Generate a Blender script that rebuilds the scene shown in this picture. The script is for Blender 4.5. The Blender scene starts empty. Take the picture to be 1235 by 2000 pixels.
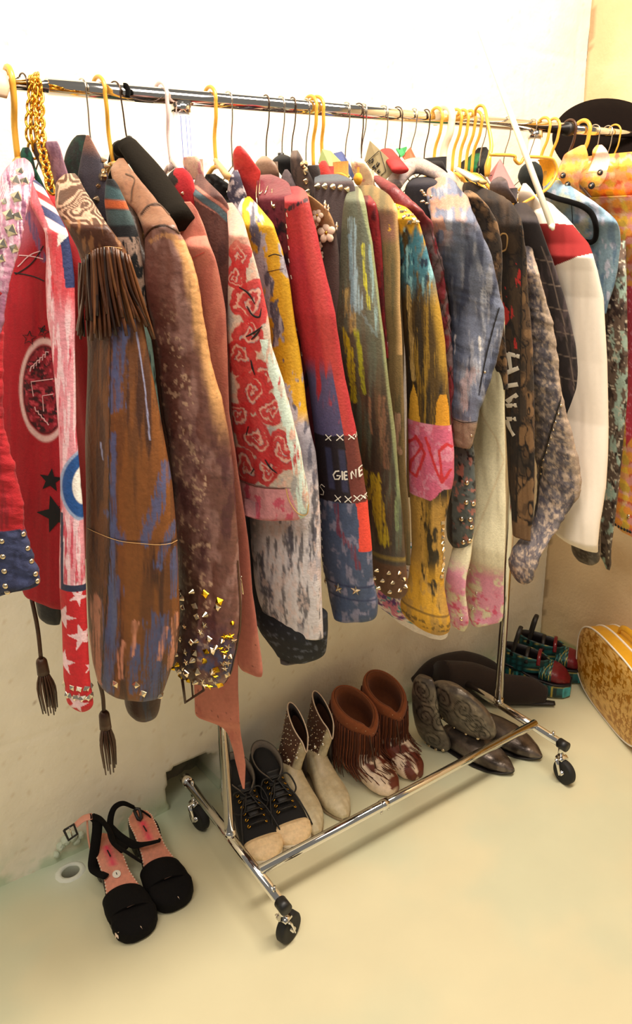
import bpy, bmesh, math, random
import numpy as np
from mathutils import Vector, Matrix

# ------------------------------------------------------------------ camera, light, exposure
SC = bpy.context.scene
COL = SC.collection
FPX, YAW, PIT, ROL = 1488.73, -0.592, -0.3164, 0.0207
CAM = np.array([-0.6114, -1.2943, 1.4345])
CYP = 937.4
def _rot(a, b, c):
    ca, sa, cb, sb, cc, sc = math.cos(a), math.sin(a), math.cos(b), math.sin(b), math.cos(c), math.sin(c)
    return (np.array([[ca, -sa, 0], [sa, ca, 0], [0, 0, 1]]) @ np.array([[1, 0, 0], [0, cb, -sb], [0, sb, cb]])
            @ np.array([[cc, 0, sc], [0, 1, 0], [-sc, 0, cc]]))
ROT = _rot(YAW, PIT, ROL)
cd = bpy.data.cameras.new('camera'); cam = bpy.data.objects.new('camera', cd); COL.objects.link(cam)
cd.sensor_fit = 'VERTICAL'; cd.sensor_height = 24.0; cd.sensor_width = 24.0 * 1235 / 2000
cd.lens = FPX / 2000 * 24.0; cd.shift_y = -(1000 - CYP) / 2000.0; cd.clip_start = 0.02
M = Matrix.Identity(4)
for i in range(3):
    M[i][0] = ROT[i, 0]; M[i][1] = ROT[i, 2]; M[i][2] = -ROT[i, 1]; M[i][3] = CAM[i]
cam.matrix_world = M
SC.camera = cam
SC.view_settings.view_transform = 'Standard'; SC.view_settings.look = 'None'
SC.view_settings.gamma = 1.0; SC.view_settings.use_curve_mapping = False
SC.view_settings.exposure = 0.0
w = bpy.data.worlds.new('world'); SC.world = w; w.use_nodes = True
w.node_tree.nodes['Background'].inputs[0].default_value = (1.0, 0.93, 0.82, 1)
w.node_tree.nodes['Background'].inputs[1].default_value = 0.22
def area(name, loc, target, size, power, color):
    l = bpy.data.lights.new(name, 'AREA'); l.shape = 'RECTANGLE'; l.size, l.size_y = size; l.energy = power; l.color = color
    o = bpy.data.objects.new(name, l); COL.objects.link(o); o.location = loc
    o.rotation_euler = (Vector(target) - Vector(loc)).to_track_quat('-Z', 'Y').to_euler()
    return o
area('ceiling_light_main', (0.35, -0.75, 2.7), (0.35, 0.05, 0.9), (1.3, 0.45), 66, (1.0, 0.885, 0.735))
area('ceiling_light_left', (-1.2, -1.15, 2.6), (-0.3, 0.1, 0.6), (1.1, 0.8), 26, (1.0, 0.92, 0.80))

def at(px, py, y=None, z=None, x=None):
    """a pixel of the 1235x2000 photograph pushed out to the plane y=, z= or x="""
    px = np.asarray(px, float); py = np.asarray(py, float)
    d = np.stack([(px - 617.5) / FPX, np.ones_like(px), -(py - CYP) / FPX], -1) @ ROT.T
    if y is not None: t = (y - CAM[1]) / d[..., 1]
    elif z is not None: t = (z - CAM[2]) / d[..., 2]
    else: t = (x - CAM[0]) / d[..., 0]
    return CAM + d * t[..., None]

# ------------------------------------------------------------------ helpers
def lin(c):
    c = np.asarray(c, float) / 255.0
    return np.where(c <= 0.04045, c / 12.92, ((c + 0.055) / 1.055) ** 2.4)
def hsh(ix, iy, s):
    h = (ix.astype(np.int64) * 374761393 + iy.astype(np.int64) * 668265263 + s * 1442695041) & 0xffffffff
    h = ((h ^ (h >> 13)) * 1274126177) & 0xffffffff
    return ((h ^ (h >> 16)) & 0xffff) / 65535.0
def vn(x, y, s):
    ix, iy = np.floor(x), np.floor(y); fx, fy = x - ix, y - iy
    fx = fx * fx * (3 - 2 * fx); fy = fy * fy * (3 - 2 * fy)
    return ((hsh(ix, iy, s) * (1 - fx) + hsh(ix + 1, iy, s) * fx) * (1 - fy)
            + (hsh(ix, iy + 1, s) * (1 - fx) + hsh(ix + 1, iy + 1, s) * fx) * fy)
def N(x, y, sx, sy, s=0, o=4):
    x = np.asarray(x, float) / sx; y = np.asarray(y, float) / sy; r = 0; a = 1; t = 0
    for k in range(o):
        r = r + a * vn(x, y, s + k * 17); t += a; a *= .55; x = x * 2.03 + 3.7; y = y * 2.03 + 1.3
    return r / t
def sm(a, b, x): 
    t = np.clip((x - a) / (b - a), 0, 1); return t * t * (3 - 2 * t)
def mx(col, c, m):
    return col * (1 - m[:, None]) + lin(c) * m[:, None]
def band(v, a, b, e=2): return sm(a - e, a + e, v) * (1 - sm(b - e, b + e, v))
def dl(x, y, pts):
    """distance to a polyline"""
    best = np.full(x.shape, 1e9)
    for (x0, y0), (x1, y1) in zip(pts[:-1], pts[1:]):
        dx, dy = x1 - x0, y1 - y0; t = np.clip(((x - x0) * dx + (y - y0) * dy) / (dx * dx + dy * dy + 1e-9), 0, 1)
        best = np.minimum(best, np.hypot(x - x0 - t * dx, y - y0 - t * dy))
    return best
def stroke(x, y, pts, w, s=0, rag=.5):
    d = dl(x, y, pts) + (N(x, y, 3, 34, s, 3) - .5) * w * 2 * min(rag, 1.1)
    m_ = 1 - sm(w * .7, w * 1.1, d)
    return m_ * (.25 + .75 * sm(.30, .50, N(x, y, 2.6, 70, s + 4, 3))) if w >= 4 else m_
def inpoly(x, y, P):
    r = np.zeros(x.shape, bool); n = len(P)
    for i in range(n):
        x0, y0 = P[i]; x1, y1 = P[(i + 1) % n]
        if y0 == y1: continue
        r ^= ((y0 > y) != (y1 > y)) & (x < (x1 - x0) * (y - y0) / (y1 - y0) + x0)
    return r.astype(float)

def mat(name, rgb=None, rough=.7, metal=0, vcol=False, bump=.0, bscale=300, noise=.12, nscale=60, sheen=0, coat=0, stretch=None, spec=.5):
    m = bpy.data.materials.new(name); m.use_nodes = True; nt = m.node_tree; b = nt.nodes['Principled BSDF']
    L = nt.links.new
    b.inputs['Roughness'].default_value = rough; b.inputs['Metallic'].default_value = metal
    b.inputs['Specular IOR Level'].default_value = spec
    if sheen: b.inputs['Sheen Weight'].default_value = sheen
    if coat: b.inputs['Coat Weight'].default_value = coat
    tc = nt.nodes.new('ShaderNodeTexCoord'); src = tc.outputs['Object']
    if stretch:
        mp = nt.nodes.new('ShaderNodeMapping'); mp.inputs['Scale'].default_value = stretch; L(src, mp.inputs[0]); src = mp.outputs[0]
    if vcol:
        a = nt.nodes.new('ShaderNodeAttribute'); a.attribute_name = 'Col'; base = a.outputs['Color']
    else:
        a = nt.nodes.new('ShaderNodeRGB'); a.outputs[0].default_value = (*lin(rgb), 1); base = a.outputs[0]
    if noise:
        n = nt.nodes.new('ShaderNodeTexNoise'); n.inputs['Scale'].default_value = nscale; n.inputs['Detail'].default_value = 5; L(src, n.inputs['Vector'])
        r = nt.nodes.new('ShaderNodeMapRange'); r.inputs['From Min'].default_value = .3; r.inputs['From Max'].default_value = .7
        r.inputs['To Min'].default_value = 1 - noise; r.inputs['To Max'].default_value = 1 + noise; L(n.outputs[0], r.inputs[0])
        mu = nt.nodes.new('ShaderNodeVectorMath'); mu.operation = 'SCALE'; L(base, mu.inputs[0]); L(r.outputs[0], mu.inputs['Scale']); base = mu.outputs[0]
    L(base, b.inputs['Base Color'])
    if bump:
        n2 = nt.nodes.new('ShaderNodeTexNoise'); n2.inputs['Scale'].default_value = bscale; n2.inputs['Detail'].default_value = 4; L(src, n2.inputs['Vector'])
        bp = nt.nodes.new('ShaderNodeBump'); bp.inputs['Strength'].default_value = bump; bp.inputs['Distance'].default_value = .002
        L(n2.outputs[0], bp.inputs['Height']); L(bp.outputs[0], b.inputs['Normal'])
    return m
MT = dict(
    cloth=mat('woven_cloth', vcol=True, rough=.85, bump=.35, bscale=500, noise=.10, nscale=220, sheen=.05),
    denim=mat('denim_weave', vcol=True, rough=.8, bump=.45, bscale=700, noise=.18, nscale=350),
    leather=mat('leather_grain', vcol=True, rough=.42, bump=.4, bscale=180, noise=.12, nscale=90),
    paint=mat('painted_cloth', vcol=True, rough=.6, bump=.4, bscale=260, noise=.12, nscale=160),
    suede=mat('suede_nap', vcol=True, rough=.95, bump=.3, bscale=320, noise=.08, nscale=120, sheen=.08),
    wall=mat('rough_painted_wall', vcol=True, rough=.85, bump=.55, bscale=120, noise=.03, nscale=14),
    floor=mat('painted_floor', vcol=True, rough=.42, bump=.12, bscale=30, noise=.03, nscale=5),
    knit=mat('smooth_knit', vcol=True, rough=.9, bump=.12, bscale=400, noise=.015, nscale=100),
    shoe=mat('shoe_finish', vcol=True, rough=.5, bump=.3, bscale=260, noise=.12, nscale=120),
    metshoe=mat('metallic_leather', vcol=True, rough=.34, metal=.55, bump=.4, bscale=150, noise=.2, nscale=60),
    chrome=mat('chrome', (225, 222, 218), .07, 1, noise=0),
    steel=mat('steel_wire', (190, 185, 178), .25, 1, noise=0),
    darkwire=mat('dark_wire', (90, 74, 62), .35, .8, noise=0),
    gold=mat('gold_metal', (226, 170, 60), .25, 1, noise=.05),
    gilt=mat('pale_gilt_metal', (236, 214, 180), .22, 1, noise=.05),
    nail=mat('silver_stud_metal', (225, 215, 200), .2, 1, noise=0),
    ystud=mat('yellow_gold_stud', (240, 190, 40), .22, 1, noise=0),
    amber=mat('amber_plastic', (226, 168, 62), .3, noise=.04, spec=.6),
    pinkp=mat('clear_pink_plastic', (240, 214, 208), .25, noise=.02),
    blackp=mat('black_plastic', (24, 22, 22), .45, noise=.05),
    rubber=mat('black_rubber', (22, 21, 21), .7, noise=.1),
    velvet=mat('black_velvet', (10, 8, 8), .95, sheen=.05, noise=.1, spec=.1),
    clearsl=mat('milky_sleeve', (240, 236, 240), .12, noise=0, coat=.5),
    blueline=mat('blue_line', (90, 100, 160), .5, noise=0),
    foam=mat('dark_foam', (24, 19, 13), .95, bump=.3, noise=.1, spec=.15),
    wood=mat('pale_wood', (214, 172, 112), .55, noise=.12, nscale=40, stretch=(1, 1, .2)),
    whitep=mat('white_painted_wood', (245, 232, 205), .5, noise=.04),
    white=mat('white_paint', (238, 228, 214), .7, noise=.05),
    black=mat('black_paint', (18, 14, 16), .7, noise=.05),
    redp=mat('red_paint', (205, 45, 45), .7, noise=.08),
    pinkpaint=mat('pale_pink_paint', (235, 190, 190), .7, noise=.05),
    brownl=mat('dark_brown_leather', (70, 40, 22), .4, bump=.3, noise=.3, nscale=40),
    tan=mat('tan_thread', (205, 160, 100), .7, noise=.05),
    blackst=mat('black_strap_leather', (22, 18, 18), .5, bump=.3, noise=.1),
    blksuede=mat('black_suede', (12, 9, 9), .9, bump=.3, noise=.1, spec=.2),
    inso=mat('blush_insole', (222, 152, 130), .55, noise=.05),
    pearl=mat('pearl_petal', (232, 205, 180), .35, noise=.08),
    felt=mat('black_felt', (16, 9, 7), .95, bump=.2, noise=.1, spec=.1),
    wine=mat('wine_felt', (110, 30, 36), .95, noise=.1),
)
def tag(o, label=None, cat=None, group=None, kind=None):
    if label: o['label'] = label
    if cat: o['category'] = cat
    if group: o['group'] = group
    if kind: o['kind'] = kind
    return o
def empty(name, loc, label, cat, group=None):
    o = bpy.data.objects.new(name, None); COL.objects.link(o); o.location = loc; o.empty_display_size = .05
    return tag(o, label, cat, group)
def wmat(o):
    W = Matrix.Identity(4)
    while o is not None: W = (o.matrix_parent_inverse if o.parent else Matrix.Identity(4)) @ Matrix.LocRotScale(o.location, o.rotation_euler, o.scale) @ W; o = o.parent
    return W
def attach(o, parent):
    """children are written in world space, or in the root's own space when the root is turned"""
    if parent is None: return
    root = parent
    while root.parent is not None: root = root.parent
    W = wmat(parent)
    if any(abs(v) > 1e-9 for v in root.rotation_euler): W = Matrix.LocRotScale(root.location, root.rotation_euler, root.scale).inverted() @ W
    o.parent = parent; o.matrix_parent_inverse = W.inverted()
def link(name, me, m, parent=None, label=None, smooth=True):
    if m is not None: me.materials.append(m)
    if smooth: me.shade_smooth()
    o = bpy.data.objects.new(name, me); COL.objects.link(o)
    attach(o, parent)
    if label: o['label'] = label
    return o
def nmesh(verts, faces, cols=None):
    me = bpy.data.meshes.new('m'); me.from_pydata([tuple(v) for v in verts], [], faces)
    if cols is not None: setcol(me, cols)
    return me
def setcol(me, cols):
    a = me.color_attributes.new('Col', 'FLOAT_COLOR', 'POINT')
    c = np.ones((len(me.vertices), 4), np.float32); c[:, :3] = np.clip(cols, 0, 1); a.data.foreach_set('color', c.ravel())
def gridmesh(V, closed_u, caps=True, cols=None):
    """V: rows x n x 3"""
    R, n, _ = V.shape; vs = V.reshape(-1, 3); 
    i = np.arange(R - 1)[:, None] * n; j = np.arange(n if closed_u else n - 1)[None, :]; j2 = (j + 1) % n
    q = np.stack([i + j, i + j2, i + n + j2, i + n + j], -1).reshape(-1, 4)
    extra = []; tris = []
    if caps:
        extra = [V[0].mean(0), V[-1].mean(0)]; vs = np.vstack([vs, extra]); a, b = R * n, R * n + 1
        jj = np.arange(n); jj2 = (jj + 1) % n
        tris = np.vstack([np.stack([np.full(n, a), jj2, jj], -1), np.stack([np.full(n, b), (R - 1) * n + jj, (R - 1) * n + jj2], -1)])
    me = bpy.data.meshes.new('m'); nq, ntr = len(q), len(tris)
    me.vertices.add(len(vs)); me.vertices.foreach_set('co', vs.astype(np.float32).ravel())
    loops = np.concatenate([q.ravel(), np.asarray(tris).ravel()]).astype(np.int32)
    me.loops.add(len(loops)); me.loops.foreach_set('vertex_index', loops)
    me.polygons.add(nq + ntr)
    st = np.concatenate([np.arange(nq) * 4, nq * 4 + np.arange(ntr) * 3]).astype(np.int32)
    me.polygons.foreach_set('loop_start', st)
    me.update(calc_edges=True); me.validate()
    if cols is not None:
        if caps: cols = np.vstack([cols, cols[:1], cols[-1:]])
        setcol(me, cols)
    return me
def frames(P):
    T = np.gradient(P, axis=0); T /= np.linalg.norm(T, axis=1)[:, None] + 1e-12
    up = np.array([0, 0, 1.]) if abs(T[0][2]) < .9 else np.array([1., 0, 0])
    u = np.cross(T[0], up); u /= np.linalg.norm(u); U = [u]
    for k in range(1, len(P)):
        u = U[-1] - T[k] * (U[-1] @ T[k]); u /= np.linalg.norm(u) + 1e-12; U.append(u)
    U = np.array(U); return T, U, np.cross(T, U)
def cat_rom(P, sub):
    P = np.asarray(P, float)
    if sub <= 1 or len(P) < 3: return P
    Q = np.vstack([2 * P[0] - P[1], P, 2 * P[-1] - P[-2]]); out = []
    for i in range(1, len(Q) - 2):
        for t in np.linspace(0, 1, sub, endpoint=False):
            a, b, c, d = Q[i - 1], Q[i], Q[i + 1], Q[i + 2]
            out.append(.5 * (2 * b + (c - a) * t + (2 * a - 5 * b + 4 * c - d) * t * t + (3 * b - a - 3 * c + d) * t ** 3))
    out.append(P[-1]); return np.array(out)
def tubemesh(P, r, n=8, sub=1, flat=1.0):
    P = cat_rom(P, sub); r = np.interp(np.linspace(0, 1, len(P)), np.linspace(0, 1, np.size(r)), np.atleast_1d(r)) if np.size(r) > 1 else np.full(len(P), float(np.atleast_1d(r)[0]))
    T, U, W = frames(P); a = np.arange(n) / n * 2 * math.pi
    V = P[:, None] + r[:, None, None] * (np.cos(a)[None, :, None] * U[:, None] + flat * np.sin(a)[None, :, None] * W[:, None])
    return gridmesh(V, True)
def tube(name, P, r, m, parent=None, n=8, sub=1, label=None, flat=1.0):
    return link(name, tubemesh(P, r, n, sub, flat), m, parent, label)
def boxmesh(sx, sy, sz, bev=.002):
    bm = bmesh.new(); bmesh.ops.create_cube(bm, size=1); bmesh.ops.scale(bm, vec=(sx, sy, sz), verts=bm.verts)
    if bev: bmesh.ops.bevel(bm, geom=bm.edges[:], offset=bev, segments=2, affect='EDGES')
    me = bpy.data.meshes.new('m'); bm.to_mesh(me); bm.free(); return me
def joinparts(meshes):
    bm = bmesh.new()
    for me in meshes: bm.from_mesh(me)
    me = bpy.data.meshes.new('m'); bm.to_mesh(me); bm.free(); return me
def orient(me_, P, nrm, s=1.0, spin=0.0):
    z = Vector(nrm).normalized(); M4 = z.to_track_quat('Z', 'Y').to_matrix().to_4x4() @ Matrix.Rotation(spin, 4, 'Z')
    return Matrix.Translation(Vector(P)) @ M4 @ Matrix.Scale(s, 4)
def place(name, me, M4, parent, label=None):
    o = bpy.data.objects.new(name, me); COL.objects.link(o); 
    attach(o, parent); o.matrix_basis = M4
    if label: o['label'] = label
    return o
# shared stud meshes (unit size)
def studmesh(kind, m):
    bm = bmesh.new()
    if kind == 'pyramid':
        v = [bm.verts.new(p) for p in ((-1, -1, 0), (1, -1, 0), (1, 1, 0), (-1, 1, 0), (-.9, -.9, .25), (.9, -.9, .25), (.9, .9, .25), (-.9, .9, .25), (0, 0, .95))]
        for a, b in ((0, 1), (1, 2), (2, 3), (3, 0)): bm.faces.new((v[a], v[b], v[b + 4], v[a + 4])); bm.faces.new((v[a + 4], v[b + 4], v[8]))
    elif kind == 'cone':
        bmesh.ops.create_cone(bm, segments=12, radius1=1, radius2=.12, depth=1.5, cap_ends=True); bmesh.ops.translate(bm, vec=(0, 0, .75), verts=bm.verts)
    elif kind == 'dome':
        bmesh.ops.create_uvsphere(bm, u_segments=12, v_segments=8, radius=1); bmesh.ops.scale(bm, vec=(1, 1, .7), verts=bm.verts)
    elif kind == 'star':
        c = bm.verts.new((0, 0, .6)); ring = []; low = []
        for k in range(10):
            r = 1.25 if k % 2 == 0 else .5; a = k * math.pi / 5
            ring.append(bm.verts.new((r * math.cos(a), r * math.sin(a), .18))); low.append(bm.verts.new((r * math.cos(a), r * math.sin(a), 0)))
        for k in range(10): bm.faces.new((ring[k], ring[(k + 1) % 10], c)); bm.faces.new((low[k], low[(k + 1) % 10], ring[(k + 1) % 10], ring[k]))
    me = bpy.data.meshes.new(kind); bm.to_mesh(me); bm.free(); me.materials.append(m)
    if kind == 'dome': me.shade_smooth()
    return me
ST = {(k, mm): studmesh(k, MT[mm]) for k in ('pyramid', 'cone', 'dome', 'star') for mm in ('gilt', 'nail', 'ystud')}
ST[('dome', 'gold')] = studmesh('dome', MT['gold']); ST[('dome', 'pearl')] = studmesh('dome', MT['pearl']); ST[('star', 'pearl')] = studmesh('star', MT['pearl']); ST[('dome', 'blackp')] = studmesh('dome', MT['blackp'])

class Loft:
    """A flattened tube of cloth hanging vertically, read off rows (py, left, right[, depth y])."""
    def __init__(s, name, rows, y, parent, m, paint, k=.42, th=50, amp=.0035, fold=(34, 260), step=2.6, seed=1, label=None, hollow=True, wr=0.0):
        rows = sorted(rows); A = np.array([(r[0], r[1], r[2], r[3] if len(r) > 3 else y) for r in rows], float)
        s.py = np.arange(A[0, 0], A[-1, 0] + step * .5, step)
        # smooth interpolation of outlines
        def itp(c): 
            v = np.interp(s.py, A[:, 0], A[:, c]); k5 = np.array([1, 2, 3, 4, 3, 2, 1.]); k5 /= k5.sum()
            p = np.concatenate([2 * v[0] - v[1:4][::-1], v, 2 * v[-1] - v[-4:-1][::-1]]); return np.convolve(p, k5, 'valid')
        s.xl, s.xr, s.yc = itp(1), itp(2), itp(3)
        s.xr = np.maximum(s.xr, s.xl + 2)
        xc = (s.xl + s.xr) / 2
        d = lambda q: at(q, s.py, y=0)
        # depth per row
        D = np.stack([(xc - 617.5) / FPX, np.ones_like(xc), -(s.py - CYP) / FPX], -1) @ ROT.T
        t = (s.yc - CAM[1]) / D[:, 1]
        wt = (s.xr - s.xl) ** 2; G = np.exp(-((s.py[:, None] - s.py[None]) / 45.) ** 2) * wt[None]; xref = (G @ xc) / G.sum(1)
        low_ = sm(.5, .7, np.arange(len(xc)) / len(xc)) if len(xc) > 30 else np.zeros(len(xc))
        dxp = (xc - xref) * low_; t = t * (1 - dxp / FPX / math.tan(math.radians(th)))
        s.C = CAM + D * t[:, None]
        DL = np.stack([(s.xl - 617.5) / FPX, np.ones_like(xc), -(s.py - CYP) / FPX], -1) @ ROT.T
        DR = np.stack([(s.xr - 617.5) / FPX, np.ones_like(xc), -(s.py - CYP) / FPX], -1) @ ROT.T
        Lp = CAM + DL * ((s.yc - CAM[1]) / DL[:, 1])[:, None]; Rp = CAM + DR * ((s.yc - CAM[1]) / DR[:, 1])[:, None]
        v = (s.C - CAM)[:, :2]; v /= np.linalg.norm(v, axis=1)[:, None]; p = np.stack([v[:, 1], -v[:, 0]], -1)
        s.w = np.einsum('ij,ij->i', (Rp - Lp)[:, :2], p) / 2
        thr = math.radians(th); s.st, s.ct = math.sin(thr), math.cos(thr)
        s.m = -v * s.ct + p * s.st; s.n = v * s.st + p * s.ct
        s.a = s.w / math.sqrt(s.st ** 2 + (k * s.ct) ** 2); s.b = s.a * k
        s.phi0 = math.atan2(k * s.ct, s.st)
        s.amp, s.fold, s.seed, s.wr = amp, fold, seed, wr
        wpx = (s.xr - s.xl).max(); nf = int(max(10, min(90, wpx * 1.35 / step))); nb = max(8, nf // 4)
        # s from -1..1 on the visible half
        sv = np.sin(np.linspace(-math.pi / 2, math.pi / 2, nf + 1)) * .45 + np.linspace(-1, 1, nf + 1) * .55
        al = s.phi0 - np.arccos(np.clip(sv, -1, 1)); bl = s.phi0 + np.linspace(0, math.pi, nb + 2)[1:-1]
        s.ph = np.concatenate([al, bl]); S = np.cos(s.ph - s.phi0)
        PX = s.xl[:, None] + (S[None] + 1) / 2 * (s.xr - s.xl)[:, None]; PY = np.repeat(s.py[:, None], len(s.ph), 1)
        V = s.pos(s.ph[None, :], np.arange(len(s.py))[:, None], PX, PY)
        cols = paint(PX.ravel(), PY.ravel()) if callable(paint) else np.tile(lin(paint), (PX.size, 1))
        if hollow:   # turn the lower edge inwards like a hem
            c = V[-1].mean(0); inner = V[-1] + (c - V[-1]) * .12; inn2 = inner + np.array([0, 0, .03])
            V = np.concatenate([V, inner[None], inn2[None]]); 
            cols = np.vstack([cols, cols[-len(s.ph):] * .6, cols[-len(s.ph):] * .35])  # inner hem rows darkened: shade inside the opening put into the colour
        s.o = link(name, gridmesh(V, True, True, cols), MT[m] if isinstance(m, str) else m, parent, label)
    def pos(s, ph, i, px, py, out=0.0):
        a, b = s.a[i], s.b[i]; ca, sa = np.cos(ph), np.sin(ph)
        nx = b * ca; ny = a * sa; q = np.sqrt(nx * nx + ny * ny) + 1e-9; nx, ny = nx / q, ny / q
        nrm = nx[..., None] * s.m[i][..., :] + ny[..., None] * s.n[i][..., :]
        fade = np.clip(a / .03, .15, 1)
        dsp = s.amp * fade * 2 * (N(px, py, s.fold[0], s.fold[1], s.seed, 3) - .5)
        if s.wr: dsp = dsp + s.wr * fade * 2 * (N(px + py * .5, py - px * .3, 60, 16, s.seed + 5, 3) - .5)
        if out is not None: dsp = dsp + out
        xy = s.C[i][..., :2] + (a * ca)[..., None] * s.m[i] + (b * sa)[..., None] * s.n[i] + nrm * dsp[..., None]
        z = s.C[i][..., 2] + 0 * ca
        s._n = nrm
        return np.concatenate([xy, z[..., None]], -1)
    def surf(s, px, py, out=0.0):
        px = np.atleast_1d(np.asarray(px, float)); py = np.atleast_1d(np.asarray(py, float))
        i = np.clip(np.interp(py, s.py, np.arange(len(s.py))), 0, len(s.py) - 1.001); i0 = i.astype(int); f = i - i0
        xl = s.xl[i0] * (1 - f) + s.xl[i0 + 1] * f; xr = s.xr[i0] * (1 - f) + s.xr[i0 + 1] * f
        S = np.clip((px - xl) / (xr - xl) * 2 - 1, -.995, .995); ph = s.phi0 - np.arccos(S)
        P = s.pos(ph, i0, px, py, out) * (1 - f)[:, None]; n0 = s._n
        P = P + s.pos(ph, i0 + 1, px, py, out) * f[:, None]
        nn = np.concatenate([n0, np.zeros((len(px), 1))], -1); return P, nn
    def stud(s, parent, px, py, r, kind='cone', m='gilt', name='stud', spin=0.0):
        P, n = s.surf(px, py); depth = np.linalg.norm(P[0] - CAM)
        return place(name, ST[(kind, m)], orient(None, P[0], n[0], r * depth / FPX, spin), parent)
    def ribbon(s, name, parent, pts, wd, m, sub=5, label=None, out=.0012, closed=False):
        P = cat_rom(np.array(pts, float), sub) if sub > 1 else np.array(pts, float)
        T = np.gradient(P, axis=0); T /= np.linalg.norm(T, axis=1)[:, None] + 1e-9; Q = np.stack([-T[:, 1], T[:, 0]], -1)
        wd = np.interp(np.linspace(0, 1, len(P)), np.linspace(0, 1, np.size(wd)), np.atleast_1d(wd)) if np.size(wd) > 1 else np.full(len(P), float(wd))
        rows = []
        for k in (-1, 0, 1):
            X = P + Q * (k * wd / 2)[:, None]; rows.append(s.surf(X[:, 0], X[:, 1], out + (.0006 if k == 0 else 0))[0])
        me = gridmesh(np.stack(rows, 1), False, False); return link(name, me, MT[m], parent, label)
    def ribbons(s, name, parent, lst, wd, m, sub=1, label=None, out=.0012):
        for pts in lst: s.ribbon(name, parent, pts, wd, m, sub, out=out)
    def patch(s, name, parent, poly, m, label=None, out=.001):
        P = np.array(poly, float); c = P.mean(0); n = len(P); rings = [c[None] + (P - c) * f for f in (.02, .33, .66, 1.0)]
        V = np.stack([s.surf(r[:, 0], r[:, 1], out)[0] for r in rings]); return link(name, gridmesh(V, True, False), MT[m], parent, label)

def body(parent, X, ztop, zhem, col, m='cloth', y0=-.13, y1=.2, th=.022, slant=0.0, name='body', seed=0, neck=.05):
    """the trunk of a garment: a thick folded slab in the plane of its hanger"""
    nz = 40; n = 44; rows = []
    for i in range(nz):
        t = i / (nz - 1); z = ztop + (zhem - ztop) * t
        q = min(1, (ztop - z) / .13); q = q ** .6
        f0 = -neck + (y0 + neck) * q; f1 = neck + (y1 - neck) * q
        a = np.arange(n) / n * 2 * math.pi; cy = (f0 + f1) / 2; hy = (f1 - f0) / 2
        T = th * (.55 + .45 * min(1, t * 5)); c, s_ = np.cos(a), np.sin(a)
        yy = cy + hy * np.sign(c) * np.abs(c) ** .6; xx = T * np.sign(s_) * np.abs(s_) ** .7
        xx = xx + .004 * np.sin(yy * 60 + seed) * t + .003 * np.sin(yy * 130 + seed * 3 + t * 3)
        rows.append(np.stack([X + slant * t + xx, yy, np.full(n, z) + .006 * np.sin(yy * 25 + seed) * (t > .98)], -1))
    V = np.array(rows); cc = np.tile(lin(col), (nz * n, 1)) * (0.8 + .4 * N(V[..., 1].ravel() * 300, V[..., 2].ravel() * 300, 12, 60, seed))[:, None]
    return link(name, gridmesh(V, True, True, cc), MT[m], parent)

ZR = 1.651; RR = .0125
def zpx(py, px=600, y=-.2): return float(at(px, py, y=y)[2])
GN = {}
def garment(name, label, cat, rail_px, **k):
    X = float(at(rail_px, 168 + .0816 * (rail_px - 80), y=0)[0])
    e = empty(name, (X, 0, ZR - .12), label, cat); GN[label] = e; return e, X

# ------------------------------------------------------------------ the setting
WY, WX, CORNER = 0.283, 1.412, None
def wall_mesh(p0, du, width, height, nrm, du_n, dv_n, fn):
    """a wall as a grid pushed in and out along its normal"""
    u = np.linspace(0, width, du_n); v = np.linspace(0, height, dv_n); U, V = np.meshgrid(u, v)
    P = np.array(p0) + U[..., None] * np.array(du) + V[..., None] * np.array([0, 0, 1.])
    d, c = fn(U.ravel(), V.ravel()); P = P + d.reshape(U.shape)[..., None] * np.array(nrm)
    return gridmesh(P, False, False, c)
HOLE = at(np.array([352, 333, 325, 330, 343, 372, 402, 425, 425, 402, 352]), np.array([1640, 1580, 1548, 1508, 1498, 1488, 1474, 1478, 1560, 1600, 1640]), y=WY)
def wall_back_fn(U, V):
    X = U - 1.6
    d = .006 * (N(X * 100, V * 100, 14, 10, 3) - .5) + .0022 * (N(X * 100, V * 100, 1.6, 1.3, 9) - .5)
    # painted-over block joints
    for zj in (.36, .74, 1.13, 1.505, 1.88, 2.25): d -= .0022 * np.exp(-((V - zj - .004 * np.sin(X * 7)) / .006) ** 2) * (.3 + N(X * 100, V * 10, 20, 50, 2))
    k = np.floor((V + .02) / .375); 
    xj = ((X + .235 + .2 * (k % 2)) % .40) - .2; d -= .0018 * np.exp(-(xj / .005) ** 2) * (.2 + N(X * 100, V * 100, 30, 20, 71))
    base = np.exp(-(V / .05) ** 2)
    d += base * .010 * (N(X * 100, V * 100, 5, 4, 4) - .2)
    hole = inpoly(X, V, [(p[0], max(p[2], -.02)) for p in HOLE])
    d = d * (1 - hole) - hole * (.10 + .03 * N(X * 100, V * 100, 2, 2, 8))
    c = np.tile(lin((246, 236, 214)), (len(U), 1))
    c = mx(c, (226, 206, 172), sm(.58, .8, N(X * 100, V * 100, 19, 15, 21)) * .3)
    c = mx(c, (206, 176, 128), sm(.74, .80, N(X * 100, V * 100, 1.1, .9, 33)) * .35)
    g = np.exp(-(V / .055) ** 2) * sm(.35, .55, N(X * 100, V * 100, 6, 4, 12)); c = mx(c, (186, 204, 170), g * .8)
    c = mx(c, (96, 78, 60), hole * .8)
    sp = (N(X * 100, V * 100, 1.0, 1.0, 55, 2) > .955).astype(float); c = mx(c, (150, 112, 80), sp * .6)
    return d, c
wb = link('wall_back', wall_mesh((-1.6, WY, 0), (1, 0, 0), 1.6 + WX, 2.6, (0, -1, 0), 430, 330, wall_back_fn), MT['wall']); tag(wb, kind='structure')
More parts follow.
